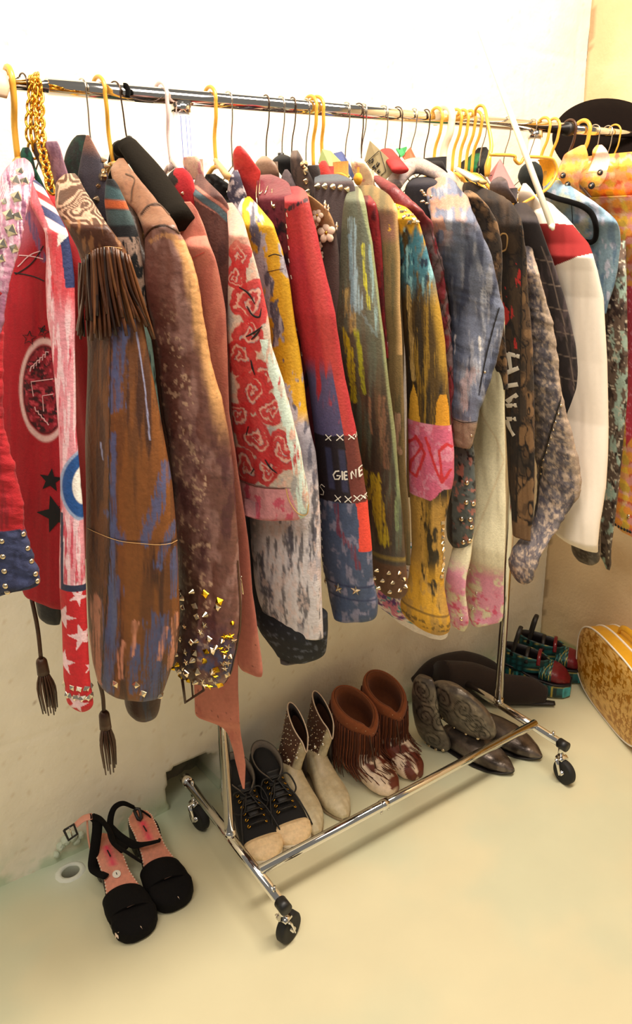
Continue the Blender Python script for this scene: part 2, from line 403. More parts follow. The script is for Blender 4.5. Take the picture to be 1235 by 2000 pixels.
def wall_right_fn(U, V):
    d = .008 * (N(U * 100, V * 100, 22, 18, 5) - .5) + .0015 * (N(U * 100, V * 100, 1.8, 1.5, 6) - .5)
    crack = dl(U * 100, V * 100, [(7, 17), (9, 12), (10, 6)]); d -= .003 * (1 - sm(.1, .4, crack))
    c = np.tile(lin((232, 206, 166)), (len(U), 1)); c = mx(c, (205, 172, 128), sm(.45, .75, N(U * 100, V * 100, 24, 14, 7)) * .6)
    g = (V < .035 + .03 * N(U * 100, V * 100, 7, 9, 2)).astype(float); c = mx(c, (150, 160, 112), g * .8)
    e = (U < .02 * N(V * 100, U, 4, 4, 8)).astype(float); c = mx(c, (120, 92, 62), e * .5)
    return d, c
wr = link('wall_right', wall_mesh((WX, WY, 0), (0, -1, 0), 2.6, 2.6, (-1, 0, 0), 220, 220, wall_right_fn), MT['wall']); tag(wr, kind='structure')
# floor with a real round hole (open drain)
DC = at(138, 1703, z=0); DR_ = .021
def floor_part(x0, x1, y0, y1, nx, ny):
    X, Y = np.meshgrid(np.linspace(x0, x1, nx), np.linspace(y0, y1, ny)); P = np.stack([X, Y, 0 * X], -1)
    return P
def floor_cols(x, y):
    c = np.tile(lin((214, 206, 172)), (len(x), 1)); c = mx(c, (198, 202, 174), sm(.4, .7, N(x * 100, y * 100, 30, 25, 3)) * .6)
    e = np.exp(-((y - WY) / .09) ** 2); c = mx(c, (196, 214, 190), e * .55)
    dd = np.hypot(x - DC[0], y - DC[1]); c = mx(c, (222, 226, 210), np.exp(-(dd / .05) ** 2) * .7)
    d2 = dl(x * 100, y * 100, [(99, -62), (104, -62.5), (103, -64)]); c = mx(c, (120, 88, 50), (1 - sm(.1, .5, d2)) * .6)
    sp = (N(x * 100, y * 100, 2, 2, 77, 2) > .965).astype(float); c = mx(c, (150, 110, 70), sp * .7)
    return c
P = floor_part(-2.6, WX + .02, -2.6, WY + .14, 260, 200).copy()
hx = DC[0]; hy = DC[1]
dx, dy = P[..., 0] - hx, P[..., 1] - hy; dd = np.hypot(dx, dy)
bmf = bmesh.new()
me_f = gridmesh(P, False, False); bmf.from_mesh(me_f)
kill = [f for f in bmf.faces if math.hypot(f.calc_center_median()[0] - hx, f.calc_center_median()[1] - hy) < DR_ + .016]
bmesh.ops.delete(bmf, geom=kill, context='FACES')
bl_ = [v for v in bmf.verts if v.link_edges and any(len(e.link_faces) == 1 for e in v.link_edges) and math.hypot(v.co.x - hx, v.co.y - hy) < .08]
be = [e for e in bmf.edges if len(e.link_faces) == 1 and e.verts[0] in bl_ and e.verts[1] in bl_]
ringv = [bmf.verts.new((hx + DR_ * math.cos(a), hy + DR_ * .9 * math.sin(a), .0005 * math.sin(a * 5))) for a in np.linspace(0, 2 * math.pi, 28, endpoint=False)]
re_ = [bmf.edges.new((ringv[i], ringv[(i + 1) % 28])) for i in range(28)]
bmesh.ops.bridge_loops(bmf, edges=be + re_)
low = [bmf.verts.new((v.co.x, v.co.y, -.045)) for v in ringv]
for i in range(28): bmf.faces.new((ringv[i], ringv[(i + 1) % 28], low[(i + 1) % 28], low[i]))
bmf.faces.new(low[::-1])
bmesh.ops.recalc_face_normals(bmf, faces=bmf.faces[:])
me_f2 = bpy.data.meshes.new('floor'); bmf.to_mesh(me_f2); bmf.free()
co = np.zeros(len(me_f2.vertices) * 3, np.float32); me_f2.vertices.foreach_get('co', co); co = co.reshape(-1, 3)
fc = floor_cols(co[:, 0].astype(float), co[:, 1].astype(float)); fc[co[:, 2] < -.02] = lin((120, 105, 85))
setcol(me_f2, fc)
fl = link('floor', me_f2, MT['floor'], smooth=False); tag(fl, kind='structure')
# crumbled plaster beside the drain, raised rim
rim = empty('drain_rim', (hx, hy, 0), 'rough plaster rim round the open hole in the floor at the wall', 'drain')
a = np.linspace(0, 2 * math.pi, 61)[:-1]
rings = []
for r, h in ((1.02, -.004), (1.04, .003), (1.25, .004), (1.55, .0005), (1.6, -.001)):
    rr = DR_ * r * (1 + (.12 * N(np.cos(a) * 9 + 20, np.sin(a) * 9 + 20, 3, 3, 2) if r > 1.1 else 0)); rings.append(np.stack([hx + rr * np.cos(a), hy + .9 * rr * np.sin(a), np.full(60, h)], -1))
link('rim', gridmesh(np.array(rings), True, False, np.tile(lin((226, 228, 214)), (300, 1))), MT['wall'], rim)
for k, (px, py, r) in enumerate(((128, 1640, .012), (140, 1632, .014), (150, 1640, .011), (118, 1652, .010), (158, 1630, .009), (110, 1668, .008))):
    bm = bmesh.new(); bmesh.ops.create_icosphere(bm, subdivisions=3, radius=1)
    for v in bm.verts: v.co *= r * (.7 + .6 * float(N(np.array([v.co.x * 10 + k * 9]), np.array([v.co.y * 10 + v.co.z * 7]), 6, 6, k)[0]))
    me = bpy.data.meshes.new('m'); bm.to_mesh(me); bm.free(); setcol(me, np.tile(lin((200, 208, 186)), (len(me.vertices), 1)))
    p = at(px, py, y=WY - .01); o = place('plaster_lump', me, Matrix.Translation((p[0], WY - .012, max(p[2], .008))), rim); me.materials.append(MT['wall'])

# ------------------------------------------------------------------ the clothes rack
LX, DB, ZB, YB = .885, .232, .11, -.135
rack = empty('clothes_rack', (LX / 2, 0, 0), 'long chrome rolling clothes rack on four black casters carrying all the jackets', 'clothes rack')
tube('rail', [(-.22, 0, ZR), (1.0, 0, ZR)], RR, MT['chrome'], rack, 20)
tube('rail_extension', [(-.9, 0, ZR), (-.2, 0, ZR)], RR * .82, MT['chrome'], rack, 16, label='thinner rail end pulled out on the left')
tube('rail_extension', [(.99, 0, ZR), (1.36, 0, ZR)], RR * .8, MT['chrome'], rack, 16, label='thinner rail end pulled out on the right')
for X in (-.288, 1.0): tube('rail_collar', [(X - .008, 0, ZR), (X + .008, 0, ZR)], RR * 1.25, MT['blackp'] if X > 0 else MT['chrome'], rack, 18)
for X in (0, LX):
    tube('upright', [(X, 0, ZB), (X, 0, 1.35)], RR * .95, MT['chrome'], rack, 18)
    tube('upright_sleeve', [(X, 0, 1.30), (X, 0, ZR - .014)], RR * 1.15, MT['whitep'] if X > 0 else MT['clearsl'], rack, 18)  # pale sleeve colours paint in the blown-out light on them
    tube('sleeve_collar', [(X, 0, ZR - .024), (X, 0, ZR - .010)], RR * 1.4, MT['chrome'], rack, 18)
    # curved foot: the upright meets the base
    tube('base_bar', [(X, DB, ZB), (X, -DB, ZB)], RR * .9, MT['chrome'], rack, 16)
    tube('weld_collar', [(X, 0, ZB), (X, 0, ZB + .02)], RR * 1.1, MT['chrome'], rack, 16)
    for sg in (-1, 1):
        yb = sg * DB
        tube('end_cap', [(X, yb + sg * .012, ZB), (X, yb - sg * .014, ZB)], RR * 1.1, MT['blackp'] if sg < 0 else MT['chrome'], rack, 16)
        tube('bolt', [(X, yb - sg * .035, ZB), (X, yb - sg * .035, ZB + .022)], [.006, .0035], MT['chrome'], rack, 8)
for q in (-.5, .1, .7): tube('sleeve_line', [(RR * 1.16 * math.sin(q), -RR * 1.16 * math.cos(q), 1.31), (RR * 1.16 * math.sin(q), -RR * 1.16 * math.cos(q), ZR - .03)], .0007, MT['blueline'], rack, 5)
cr = tube('cross_bar', [(0, YB, ZB + .012), (LX, YB, ZB + .012)], RR * .9, MT['chrome'], rack, 16)
tube('cross_bar_joint', [(.335, YB, ZB + .012), (.355, YB, ZB + .012)], RR * 1.02, MT['chrome'], rack, 16)
for X in (.338, .36): tube('screw', [(X, YB, ZB - .004), (X, YB, ZB - .012)], .003, MT['chrome'], rack, 8)
def caster(X, Y, head):
    wr_ = .033; c, s_ = math.cos(head), math.sin(head); cx, cy = X + c * .018, Y + s_ * .018
    def lp(u, v, z): return (cx + c * u - s_ * v, cy + s_ * u + c * v, z)
    st = tube('caster_stem', [(X, Y, ZB), (X, Y, wr_ + .038)], .008, MT['chrome'], rack, 12)
    fk = joinparts([tubemesh([lp(-.018, v * .014, wr_ + .036), lp(-.012, v * .015, wr_ + .03), lp(0, v * .015, wr_ - .004)], [.006, .008, .006], 8, 3, .4) for v in (-1, 1)] + [tubemesh([lp(-.024, 0, wr_ + .037), lp(-.002, 0, wr_ + .037)], .014, 12, 1, .45)])
    link('caster_fork', fk, MT['chrome'], rack)
    a = np.linspace(0, 2 * math.pi, 37)[:-1]; rows = []
    for v, r in ((-.009, .012), (-.010, .022), (-.0105, wr_ - .003), (-.007, wr_), (.007, wr_), (.0105, wr_ - .003), (.010, .022), (.009, .012)):
        rows.append([lp(r * math.cos(t), v, wr_ + r * math.sin(t)) for t in a])
    wh = link('caster_wheel', gridmesh(np.array(rows), True, True), MT['rubber'], rack)
    tube('axle', [lp(0, -.016, wr_), lp(0, .016, wr_)], .006, MT['chrome'], wh, 10)
caster(0, -DB + .006, math.radians(20)); caster(0, DB - .035, math.radians(-80)); caster(LX, -DB + .006, math.radians(-95)); caster(LX, DB - .035, math.radians(60))

# ------------------------------------------------------------------ hangers
def hanger(kind, rail_px, label, m, lean=0, rise=.0, neck=1.535, arms=True, r=None, hooked=True, th=None):
    X = float(at(rail_px, 168 + .0816 * (rail_px - 80), y=0)[0])
    e = empty('clothes_hanger', (X, 0, ZR), label, 'hanger', 'hangers on the clothes rail')
    r = r or (.0013 if kind == 'wire' else .0033); R_ = RR + r + (.001 if kind == 'wire' else .004)
    a = np.radians(np.linspace(-20, 200, 14)); ln = math.radians(lean)
    top = ZR + rise
    P = [(X + math.sin(ln) * .012 * math.cos(t + math.pi), R_ * math.cos(t), top + R_ * math.sin(t)) for t in a]   # from the wall side over to the camera side
    P = P + [(X + math.sin(ln) * .02, -R_ * .75, top - .03), (X + math.sin(ln) * .035, -.002, top - .06), (X + math.sin(ln) * .05, 0, neck)]
    tube('hook', P, r, MT[m], e, 8, 3)
    x1 = X + math.sin(ln) * .05
    if arms:
        if kind == 'plastic':
            q = [(x1, 0, neck), (x1, -.03, neck - .01), (x1 + .005, -.11, neck - .085), (x1 + .005, -.12, neck - .1), (x1 + .004, -.11, neck - .112), (x1, 0, neck - .114), (x1 + .004, .15, neck - .112), (x1 + .005, .16, neck - .1), (x1 + .005, .15, neck - .085), (x1, .03, neck - .01), (x1, 0, neck)]
            tube('arms', q, r * 1.2, MT[m], e, 8, 3)
        elif kind == 'wire':
            q = [(x1, 0, neck), (x1, -.02, neck - .008), (x1, -.10, neck - .09), (x1, -.105, neck - .098), (x1, -.09, neck - .1), (x1, .14, neck - .1), (x1, .155, neck - .098), (x1, .15, neck - .09), (x1, .02, neck - .008), (x1, 0, neck)]
            tube('arms', q, .0013, MT[m], e, 6, 2)
        else:
            q = [(x1, -.2, neck - .085), (x1, -.12, neck - .035), (x1, 0, neck - .004), (x1, .12, neck - .035), (x1, .2, neck - .085)]
            tube('arms', q, [.009, .013, .014, .013, .009], MT[th or 'wood'], e, 10, 4, flat=.45)
    return e, X
HG = [('plastic', 18, 'thick amber plastic hanger with its hook at the far left end of the rail', 'amber', -2, 0),
      ('wire', 45, 'thin wire hanger hook beside the gold chain at the left rail end', 'darkwire', 12, 0),
      ('wire', 160, 'silver wire hanger hook holding the studded grey jacket', 'steel', 8, 0),
      ('plastic', 193, 'amber plastic hanger hook between the fringed and the worn brown leather jackets', 'amber', 14, 0),
      ('bar', 224, 'wire-hooked hanger with a thick dark foam shoulder bar', 'darkwire', 20, 0),
      ('plastic', 314, 'clear pinkish plastic hanger left of the white upright sleeve', 'pinkp', 12, 0),
      ('plastic', 410, 'slim amber plastic hanger just right of the left upright', 'amber', 6, 0),
      ('wire', 445, 'silver wire hanger hook second right of the left upright', 'steel', 4, 0),
      ('wire', 519, 'dark wire hook rising from the taupe wooden shoulder hanger', 'darkwire', -4, 0),
      ('wire', 548, 'silver wire hanger hook above the black padded hanger', 'steel', 0, 0),
      ('wire', 571, 'bent dark wire hanger hook above the brown studded collar', 'darkwire', -6, 0),
      ('wire', 598, 'silver wire hanger hook close left of the paired amber hooks', 'steel', -4, 0),
      ('plastic', 606, 'left one of the two paired amber hooks in the middle of the rail', 'amber', 6, 0),
      ('plastic', 618, 'right one of the two paired amber hooks in the middle of the rail', 'amber', 16, 0),
      ('wire', 676, 'silver wire hanger hook above the green card hanger cover', 'steel', -4, 0),
      ('wire', 700, 'dark wire hook that runs down into the olive lettered card', 'darkwire', 10, 0),
      ('wire', 709, 'silver wire hanger hook crossing the wire of the olive card', 'steel', -6, 0),
      ('wire', 748, 'thin silver wire hanger hook above the red padded hanger', 'steel', 8, 0),
      ('wire', 776, 'gilded wire hanger hook left of the small green tag', 'darkwire', 10, 0),
      ('wire', 808, 'wire hanger hook above the rust card hanger cover', 'steel', -12, 0),
      ('wire', 832, 'wire hanger hook above the black flat hanger near the denim jacket', 'darkwire', -4, 0),
      ('plastic', 852, 'amber plastic hanger just left of the white right upright sleeve', 'amber', -4, 0),
      ('plastic', 868, 'wide milky white hanger hook blown out between amber hangers', 'whitep', 0, 0),
      ('plastic', 890, 'first of the four bunched amber hangers right of the upright sleeve', 'amber', -6, 0),
      ('plastic', 903, 'second of the four bunched amber hangers right of the upright sleeve', 'amber', -4, 0),
      ('plastic', 917, 'third of the four bunched amber hangers right of the upright sleeve', 'amber', -6, 0),
      ('plastic', 930, 'last of the four bunched amber hangers right of the upright sleeve', 'amber', -8, 0),
      ('wire', 944, 'wire hanger hook behind the raised yellow hanger', 'steel', -8, 0),
      ('wire', 991, 'wire hanger hook above the pink card hanger cover', 'steel', -8, 0),
      ('wire', 1040, 'bent wire hanger hook left of the last amber pair', 'steel', -8, 0),
      ('plastic', 1062, 'left one of the last amber pair before the hat', 'amber', -4, 0),
      ('plastic', 1081, 'right one of the last amber pair before the hat', 'amber', -6, 0),
      ('plastic', 1112, 'dark plum plastic hanger hook in front of the black hat', 'brownl', 2, 0),
      ('plastic', 1138, 'thick amber hook in front of the black hat', 'amber', 4, 0),
      ('wire', 1162, 'pale wire hanger hook over the floral blouse collar', 'steel', 6, 0),
      ('wire', 1187, 'thin wire hanger hook second right over the floral blouse', 'steel', 4, 0),
      ('plastic', 1200, 'thin bronze hook at the right end over the floral blouse', 'amber', 4, 0)]
HGO = {}
for kind, px, lab, m, lean, rise in HG:
    HGO[px] = hanger(kind if kind != 'bar' else 'wire', px, lab, m, lean, rise, neck=1.545 if kind != 'bar' else 1.56, r=(.0075 if px == 868 else .0048 if px in (18, 1138) else (.0021 if px == 1200 else None)), arms=(kind != 'bar'))
e, X = HGO[224]
pa, pb = at(250, 284, y=-.035), at(352, 432, y=-.20)
tube('foam_bar', [pa, (pa + pb) / 2 + np.array([0, 0, .006]), pb], [.017, .022, .024], MT['foam'], e, 16, 6, flat=.8)
pc = at(236, 296, y=.10)
tube('foam_bar', [pa + np.array([0, .02, -.004]), pc, pc + np.array([0, .05, -.05])], [.016, .018, .018], MT['foam'], e, 16, 4, flat=.8)
tube('neck_clip', [at(252, 270, y=-.012), at(253, 284, y=-.02)], .006, MT['blackp'], e, 10)

# ------------------------------------------------------------------ garments, left to right
R = random.Random(4)
def solid(c, var=.25, sx=14, sy=40, seed=1, c2=None):
    def f(x, y):
        k = N(x, y, sx, sy, seed); col = np.tile(lin(c), (len(x), 1)) * (1 - var / 2 + var * k)[:, None]
        if c2 is not None: col = mx(col, c2, sm(.48, .62, N(x, y, sx * .8, sy, seed + 40)))
        return col
    return f
def streaks(x, y, col, c, s, dens, sx=6, sy=120, e=.06): return mx(col, c, sm(dens, dens + e, N(x, y, sx, sy, s, 4)))

# --- pink studded denim jacket, far left
g, X = garment('denim_jacket', 'pale pink painted denim jacket with pyramid studs, leftmost on the rail', 'jacket', 14)
def pt(x, y):
    c = solid((214, 150, 172), .2, 10, 30, 3)(x, y); c = streaks(x, y, c, (238, 205, 214), 5, .5, 5, 40)
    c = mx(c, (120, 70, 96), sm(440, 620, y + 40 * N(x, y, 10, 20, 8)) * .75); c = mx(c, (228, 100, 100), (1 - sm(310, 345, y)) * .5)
    return streaks(x, y, c, (150, 90, 120), 6, .62, 6, 50)
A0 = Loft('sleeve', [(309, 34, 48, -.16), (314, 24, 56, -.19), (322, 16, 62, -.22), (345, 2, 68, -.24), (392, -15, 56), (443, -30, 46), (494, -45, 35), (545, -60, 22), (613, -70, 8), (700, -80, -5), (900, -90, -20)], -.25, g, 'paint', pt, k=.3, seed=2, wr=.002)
for (x, y, r) in ((30, 355, 6), (48, 357, 5), (33, 387, 6.5), (17, 422, 7), (34, 424, 5), (21, 451, 7), (5, 477, 6), (27, 486, 5), (2, 505, 5), (8, 395, 4), (-8, 455, 6), (40, 338, 5)): A0.stud(g, x, y, r * 1.35, 'pyramid', 'nail', spin=.3)
for k in range(3): A0.ribbon('seam_stitch', g, [(6 + k * 4, 360), (-12 + k * 4, 420), (-30 + k * 4, 500)], 1, 'pinkpaint')

# --- red jacket with navy studded cuff
g, X = garment('sweatshirt', 'bright red sweatshirt whose navy pocket-like cuff carries gilt studs, at the left edge', 'sweatshirt', 30)
def pt(x, y):
    c = solid((172, 20, 32), .22, 20, 80, 4)(x, y); c = mx(c, (90, 10, 22), sm(.55, .7, N(x, y, 10, 90, 9)) * .5)
    nv = ((y > 1026 + .05 * x) & (x < 78)).astype(float); c = mx(c, (52, 58, 92), nv); c = mx(c, (30, 32, 60), nv * sm(.5, .6, N(x, y, 12, 12, 5)) * .6)
    return c
B0 = Loft('sleeve', [(560, -60, 12), (700, -70, 4), (838, -70, 4), (889, -70, 24), (974, -65, 44), (1042, -60, 53), (1093, -55, 70), (1128, -52, 78), (1140, -50, 74), (1159, -46, 6), (1164, -30, 0)], -.25, g, 'cloth', pt, k=.4, seed=5, wr=.003)
body(g, X + .01, 1.50, .92, (170, 24, 36), y0=-.2)
for (x, y) in ((3, 1045), (5, 1074), (7, 1102), (9, 1130), (12, 1144), (46, 1037), (54, 1064), (62, 1089), (67, 1112), (71, 1126)): B0.stud(g, x, y, 5.4, 'dome', 'gilt')
B0.ribbon('hem_stitch', g, [(0, 1150), (30, 1143), (72, 1124)], 1.2, 'black')

# --- union jack jacket
g, X = garment('flag_jacket', 'red jacket with a painted open mouth and a pink union-flag sleeve with white stars', 'jacket', 70)
def pt(x, y):
    c = solid((178, 22, 36), .15, 22, 90, 7)(x, y)
    c = mx(c, (196, 118, 138), (1 - sm(420, 500, y + .9 * (x - 60))) * .8); c = mx(c, (86, 96, 140), stroke(x, y, [(48, 410), (72, 470), (84, 505)], 7, 3) * .8)
    d = np.hypot((x - 86) / 50, (y - 757) / 98); c = mx(c, (240, 205, 198), band(d, .90, 1.02, .03)); c = mx(c, (58, 12, 20), (1 - sm(.84, .9, d)))
    inn = (1 - sm(.8, .86, d)); c = mx(c, (150, 28, 44), inn * sm(.42, .55, N(x, y, 9, 8, 6))); 
    c = mx(c, (206, 70, 84), inn * sm(.6, .68, N(x, y, 7, 6, 16)))
    return mx(c, (130, 14, 30), sm(.6, .75, N(x, y, 16, 100, 19)) * .35 * (1 - (d < 1.05)))
B1 = Loft('front_panel', [(345, 50, 66, -.1), (380, 40, 88), (430, 30, 104), (500, 20, 112), (600, 0, 114), (700, -8, 118), (838, -8, 126), (900, 0, 130), (974, 10, 135), (1042, 20, 136), (1093, 30, 136), (1140, 40, 136), (1172, 50, 130), (1188, 98, 128)], -.16, g, 'cloth', pt, k=.22, seed=8, amp=.005)
B1.ribbon('painted_frame', g, [(64, 770), (60, 742), (104, 735)], 2.2, 'pinkpaint', 1); B1.ribbon('painted_frame', g, [(84, 798), (82, 768), (104, 764)], 2.2, 'pinkpaint', 1)
B1.ribbons('painted_tooth', g, [[(58 + i * 6, 722 - i * 5.5), (60 + i * 6, 713 - i * 6), (66 + i * 6, 709 - i * 5)] for i in range(6)] + [[(66 + i * 6, 790 + i * 7), (68 + i * 6, 798 + i * 6), (74 + i * 5, 800 + i * 6)] for i in range(5)], 2.5, 'pinkpaint')
def starpts(cx, cy, r, rot=0, q=.42): return [(cx + (r if k % 2 == 0 else r * q) * math.sin(rot + k * math.pi / 5), cy - (r if k % 2 == 0 else r * q) * math.cos(rot + k * math.pi / 5)) for k in range(10)]
for cx, cy, r, ro in ((98, 930, 24, .1), (108, 995, 38, -.3), (82, 642, 8, .2)): B1.patch('painted_star', g, starpts(cx, cy, r, ro), 'black')
for cx, cy, r, ro in ((56, 658, 14, .1), (84, 645, 13, .3)): st = starpts(cx, cy, r, ro); B1.ribbon('painted_star', g, st + st[:1], 1.6, 'black', 1)
for pts in ([(30, 535), (60, 515), (86, 480)], [(28, 532), (60, 538), (88, 548)]): B1.ribbon('painted_line', g, pts, 2.4, 'black')
for pts in ([(36, 498), (60, 500), (86, 506)], [(34, 520), (58, 498), (80, 490)]): B1.ribbon('painted_line', g, pts, 2.2, 'pinkpaint')
def pt(x, y):
    c = solid((226, 150, 160), .16, 8, 60, 5)(x, y); c = streaks(x, y, c, (238, 200, 205), 15, .5, 7, 90); c = streaks(x, y, c, (206, 80, 96), 25, .62, 5, 70)
    top = 1 - sm(560, 640, y); c = mx(c, (206, 34, 44), ((x > 92 + (y - 450) * .1) & (y > 445)) * top * .85)
    c = mx(c, (204, 60, 82), (y < 445).astype(float) * .7)
    for a, b, cc in ((360, 372, (52, 62, 104)), (372, 384, (244, 226, 214)), (384, 396, (200, 44, 52)), (396, 406, (244, 226, 214)), (406, 424, (52, 62, 104)), (424, 442, (244, 226, 214))):
        v = y - .62 * (x - 84) + 4; c = mx(c, cc, band(v, a, b, 1.5) * (x > 66 + (y - 360) * .35))
    v = y - 462 + .85 * (x - 128); c = mx(c, (246, 236, 226), band(v, -16, 6, 1.5) * (x > 112)); c = mx(c, (42, 52, 98), ((v > 4) & (x > 117 + (y - 470) * .12) & (y < 562)).astype(float))
    # blue rings
    d = np.hypot((x - 172) / 1.0, (y - 945) / 1.28); c = mx(c, (150, 166, 196), (1 - sm(54, 57, d)) * (y < 1012)); c = mx(c, (28, 78, 142), (1 - sm(49, 52, d)) * (y < 1012)); c = mx(c, (240, 232, 222), (1 - sm(30, 33, d))); c = mx(c, (20, 22, 34), (1 - sm(14, 17, d)))
    low = (y > 1148).astype(float); c = mx(c, (42, 46, 74), band(y, 1136, 1150, 1) * (x > 120)); c = mx(c, (42, 46, 74), ((x < 124) & (x > 119) & (y > 1000) & (y < 1150)).astype(float))
    c = mx(c, (200, 30, 40), low)
    for cx, cy, r, ro in ((122, 1200, 26, .3), (158, 1236, 28, -.25), (152, 1158, 20, .5), (124, 1290, 24, .1), (150, 1366, 22, .2), (176, 1300, 14, .4)): c = mx(c, (240, 200, 204), inpoly(x, y, starpts(cx, cy, r, ro, .36)) * low)
    return c
B2 = Loft('sleeve', [(352, 52, 70, -.12), (362, 50, 82, -.15), (402, 60, 106, -.2), (453, 88, 133), (500, 90, 142), (545, 89, 146), (620, 92, 147), (668, 99, 147), (736, 106, 149), (838, 114, 150), (906, 117, 155), (1008, 119, 162), (1093, 116, 165), (1152, 116, 167), (1220, 121, 170), (1254, 122, 171), (1322, 124, 174), (1373, 131, 182), (1382, 140, 176), (1387, 150, 168)], -.25, g, 'paint', pt, step=1.8, k=.5, seed=11, amp=.003)
for i in range(13): B2.stud(g, 126 + i * 4.6, 1336 + 8 * math.sin(i * 2.1) + (i % 3) * 12, 5, 'pyramid', 'nail', spin=i)
# --- black sleeve end and tassels below it
g, X = garment('black_jacket', 'black leather sleeve end showing between the red sweatshirt and the flag sleeve', 'jacket', 50)
Loft('sleeve', [(900, 70, 110), (1100, 66, 118), (1175, 70, 120), (1208, 76, 118), (1218, 90, 116)], -.10, g, 'leather', solid((30, 26, 30)), k=.4)
def tassel(label, c0, c1, t1, y):
    e = empty('tassel', tuple(at(*c0, y=y)), label, 'tassel', 'leather tassels below the left jackets')
    P0, P1, P2 = at(*c0, y=y), at(*c1, y=y), at(*t1, y=y)
    tube('cord', [P0, (P0 + P1) / 2 + np.array([.002, 0, 0]), P1], .0034, MT['brownl'], e, 8, 4)
    d = P2 - P1; tube('head', [P1, P1 + d * .06, P1 + d * .28], [.006, .009, .010], MT['brownl'], e, 12, 3)
    for k in range(16):
        a = k / 16 * 2 * math.pi + R.random() * .3; q = .6 + .4 * R.random(); L_ = 1 + R.uniform(-.05, .04)
        o = np.array([math.cos(a), math.sin(a), 0])
        tube('strand', [P1 + d * .26 + o * .006, P1 + d * .55 + o * .015 * q, P1 + d * L_ + o * .013 * q], [.0028, .0034, .0022], MT['brownl'], e, 5, 3, flat=.5)
tassel('long dark brown leather tassel hanging left of the flag sleeve end', (62, 1170), (80, 1286), (98, 1388), -.14)
tassel('brown leather tassel hanging lowest beneath the fringed jacket', (194, 1330), (203, 1390), (215, 1500), -.2)

# --- gold chain
P0 = at(68, 150, y=0); ch = empty('gold_chain', tuple(P0), 'chunky gold curb chain looped over the rail end and hanging in two strands', 'chain')
bm = bmesh.new()
aa = np.linspace(0, 2 * math.pi, 13)[:-1]
lk = tubemesh(np.array([(.0072 * math.cos(t), 0, .0125 * math.sin(t)) for t in np.linspace(0, 2 * math.pi, 17)]), .0021, 6); lk.materials.append(MT['gold']); lk.shade_smooth()
def links(pts, n):
    Q = cat_rom(pts, 8); L_ = np.concatenate([[0], np.cumsum(np.linalg.norm(np.diff(Q, axis=0), axis=1))])
    for k in range(n):
        t = L_[-1] * (k + .5) / n; p = np.array([np.interp(t, L_, Q[:, i]) for i in range(3)]); p2 = np.array([np.interp(t + .002, L_, Q[:, i]) for i in range(3)])
        z = Vector(p2 - p).normalized(); q = z.to_track_quat('Z', 'Y').to_matrix().to_4x4() @ Matrix.Rotation(math.radians(35 + 90 * (k % 2)), 4, 'Z')
        place('chain_link', lk, Matrix.Translation(Vector(p)) @ q, ch)
links([at(66, 300, y=-.03), at(60, 250, y=-.03), at(64, 195, y=-.022), at(66, 163, y=-.018), at(66, 150, y=0)], 12)
links([at(100, 372, y=-.12), at(92, 335, y=-.1), at(83, 290, y=-.07), at(78, 240, y=-.05), at(76, 190, y=-.025), at(72, 160, y=-.018), at(70, 149, y=0)], 18)

# --- small things behind the chain
g, X = garment('satin_top', 'dark green satin top peeking out behind the gold chain', 'top', 56)
Loft('collar', [(288, 44, 56), (298, 38, 62), (330, 44, 70), (380, 66, 96), (440, 90, 110)], -.03, g, 'cloth', solid((18, 78, 60), .4, 8, 14, 4, (8, 26, 24)), k=.4, amp=.006)
body(g, X, 1.5, .95, (16, 60, 48), seed=3)
g, X = garment('shiny_top', 'mauve glossy shoulder strip standing up right of the gold chain', 'top', 100)
Loft('shoulder', [(276, 88, 112), (284, 86, 116), (320, 96, 126), (350, 106, 136), (375, 114, 140), (400, 120, 142)], -.08, g, 'leather', solid((150, 112, 128), .3, 8, 30, 2, (120, 84, 104)), k=.2, th=60)
Loft('collar', [(280, 64, 86), (292, 62, 92), (340, 84, 106), (390, 100, 122)], -.04, g, 'leather', solid((84, 64, 60)), k=.3)
body(g, X, 1.48, .95, (50, 36, 44), seed=4)

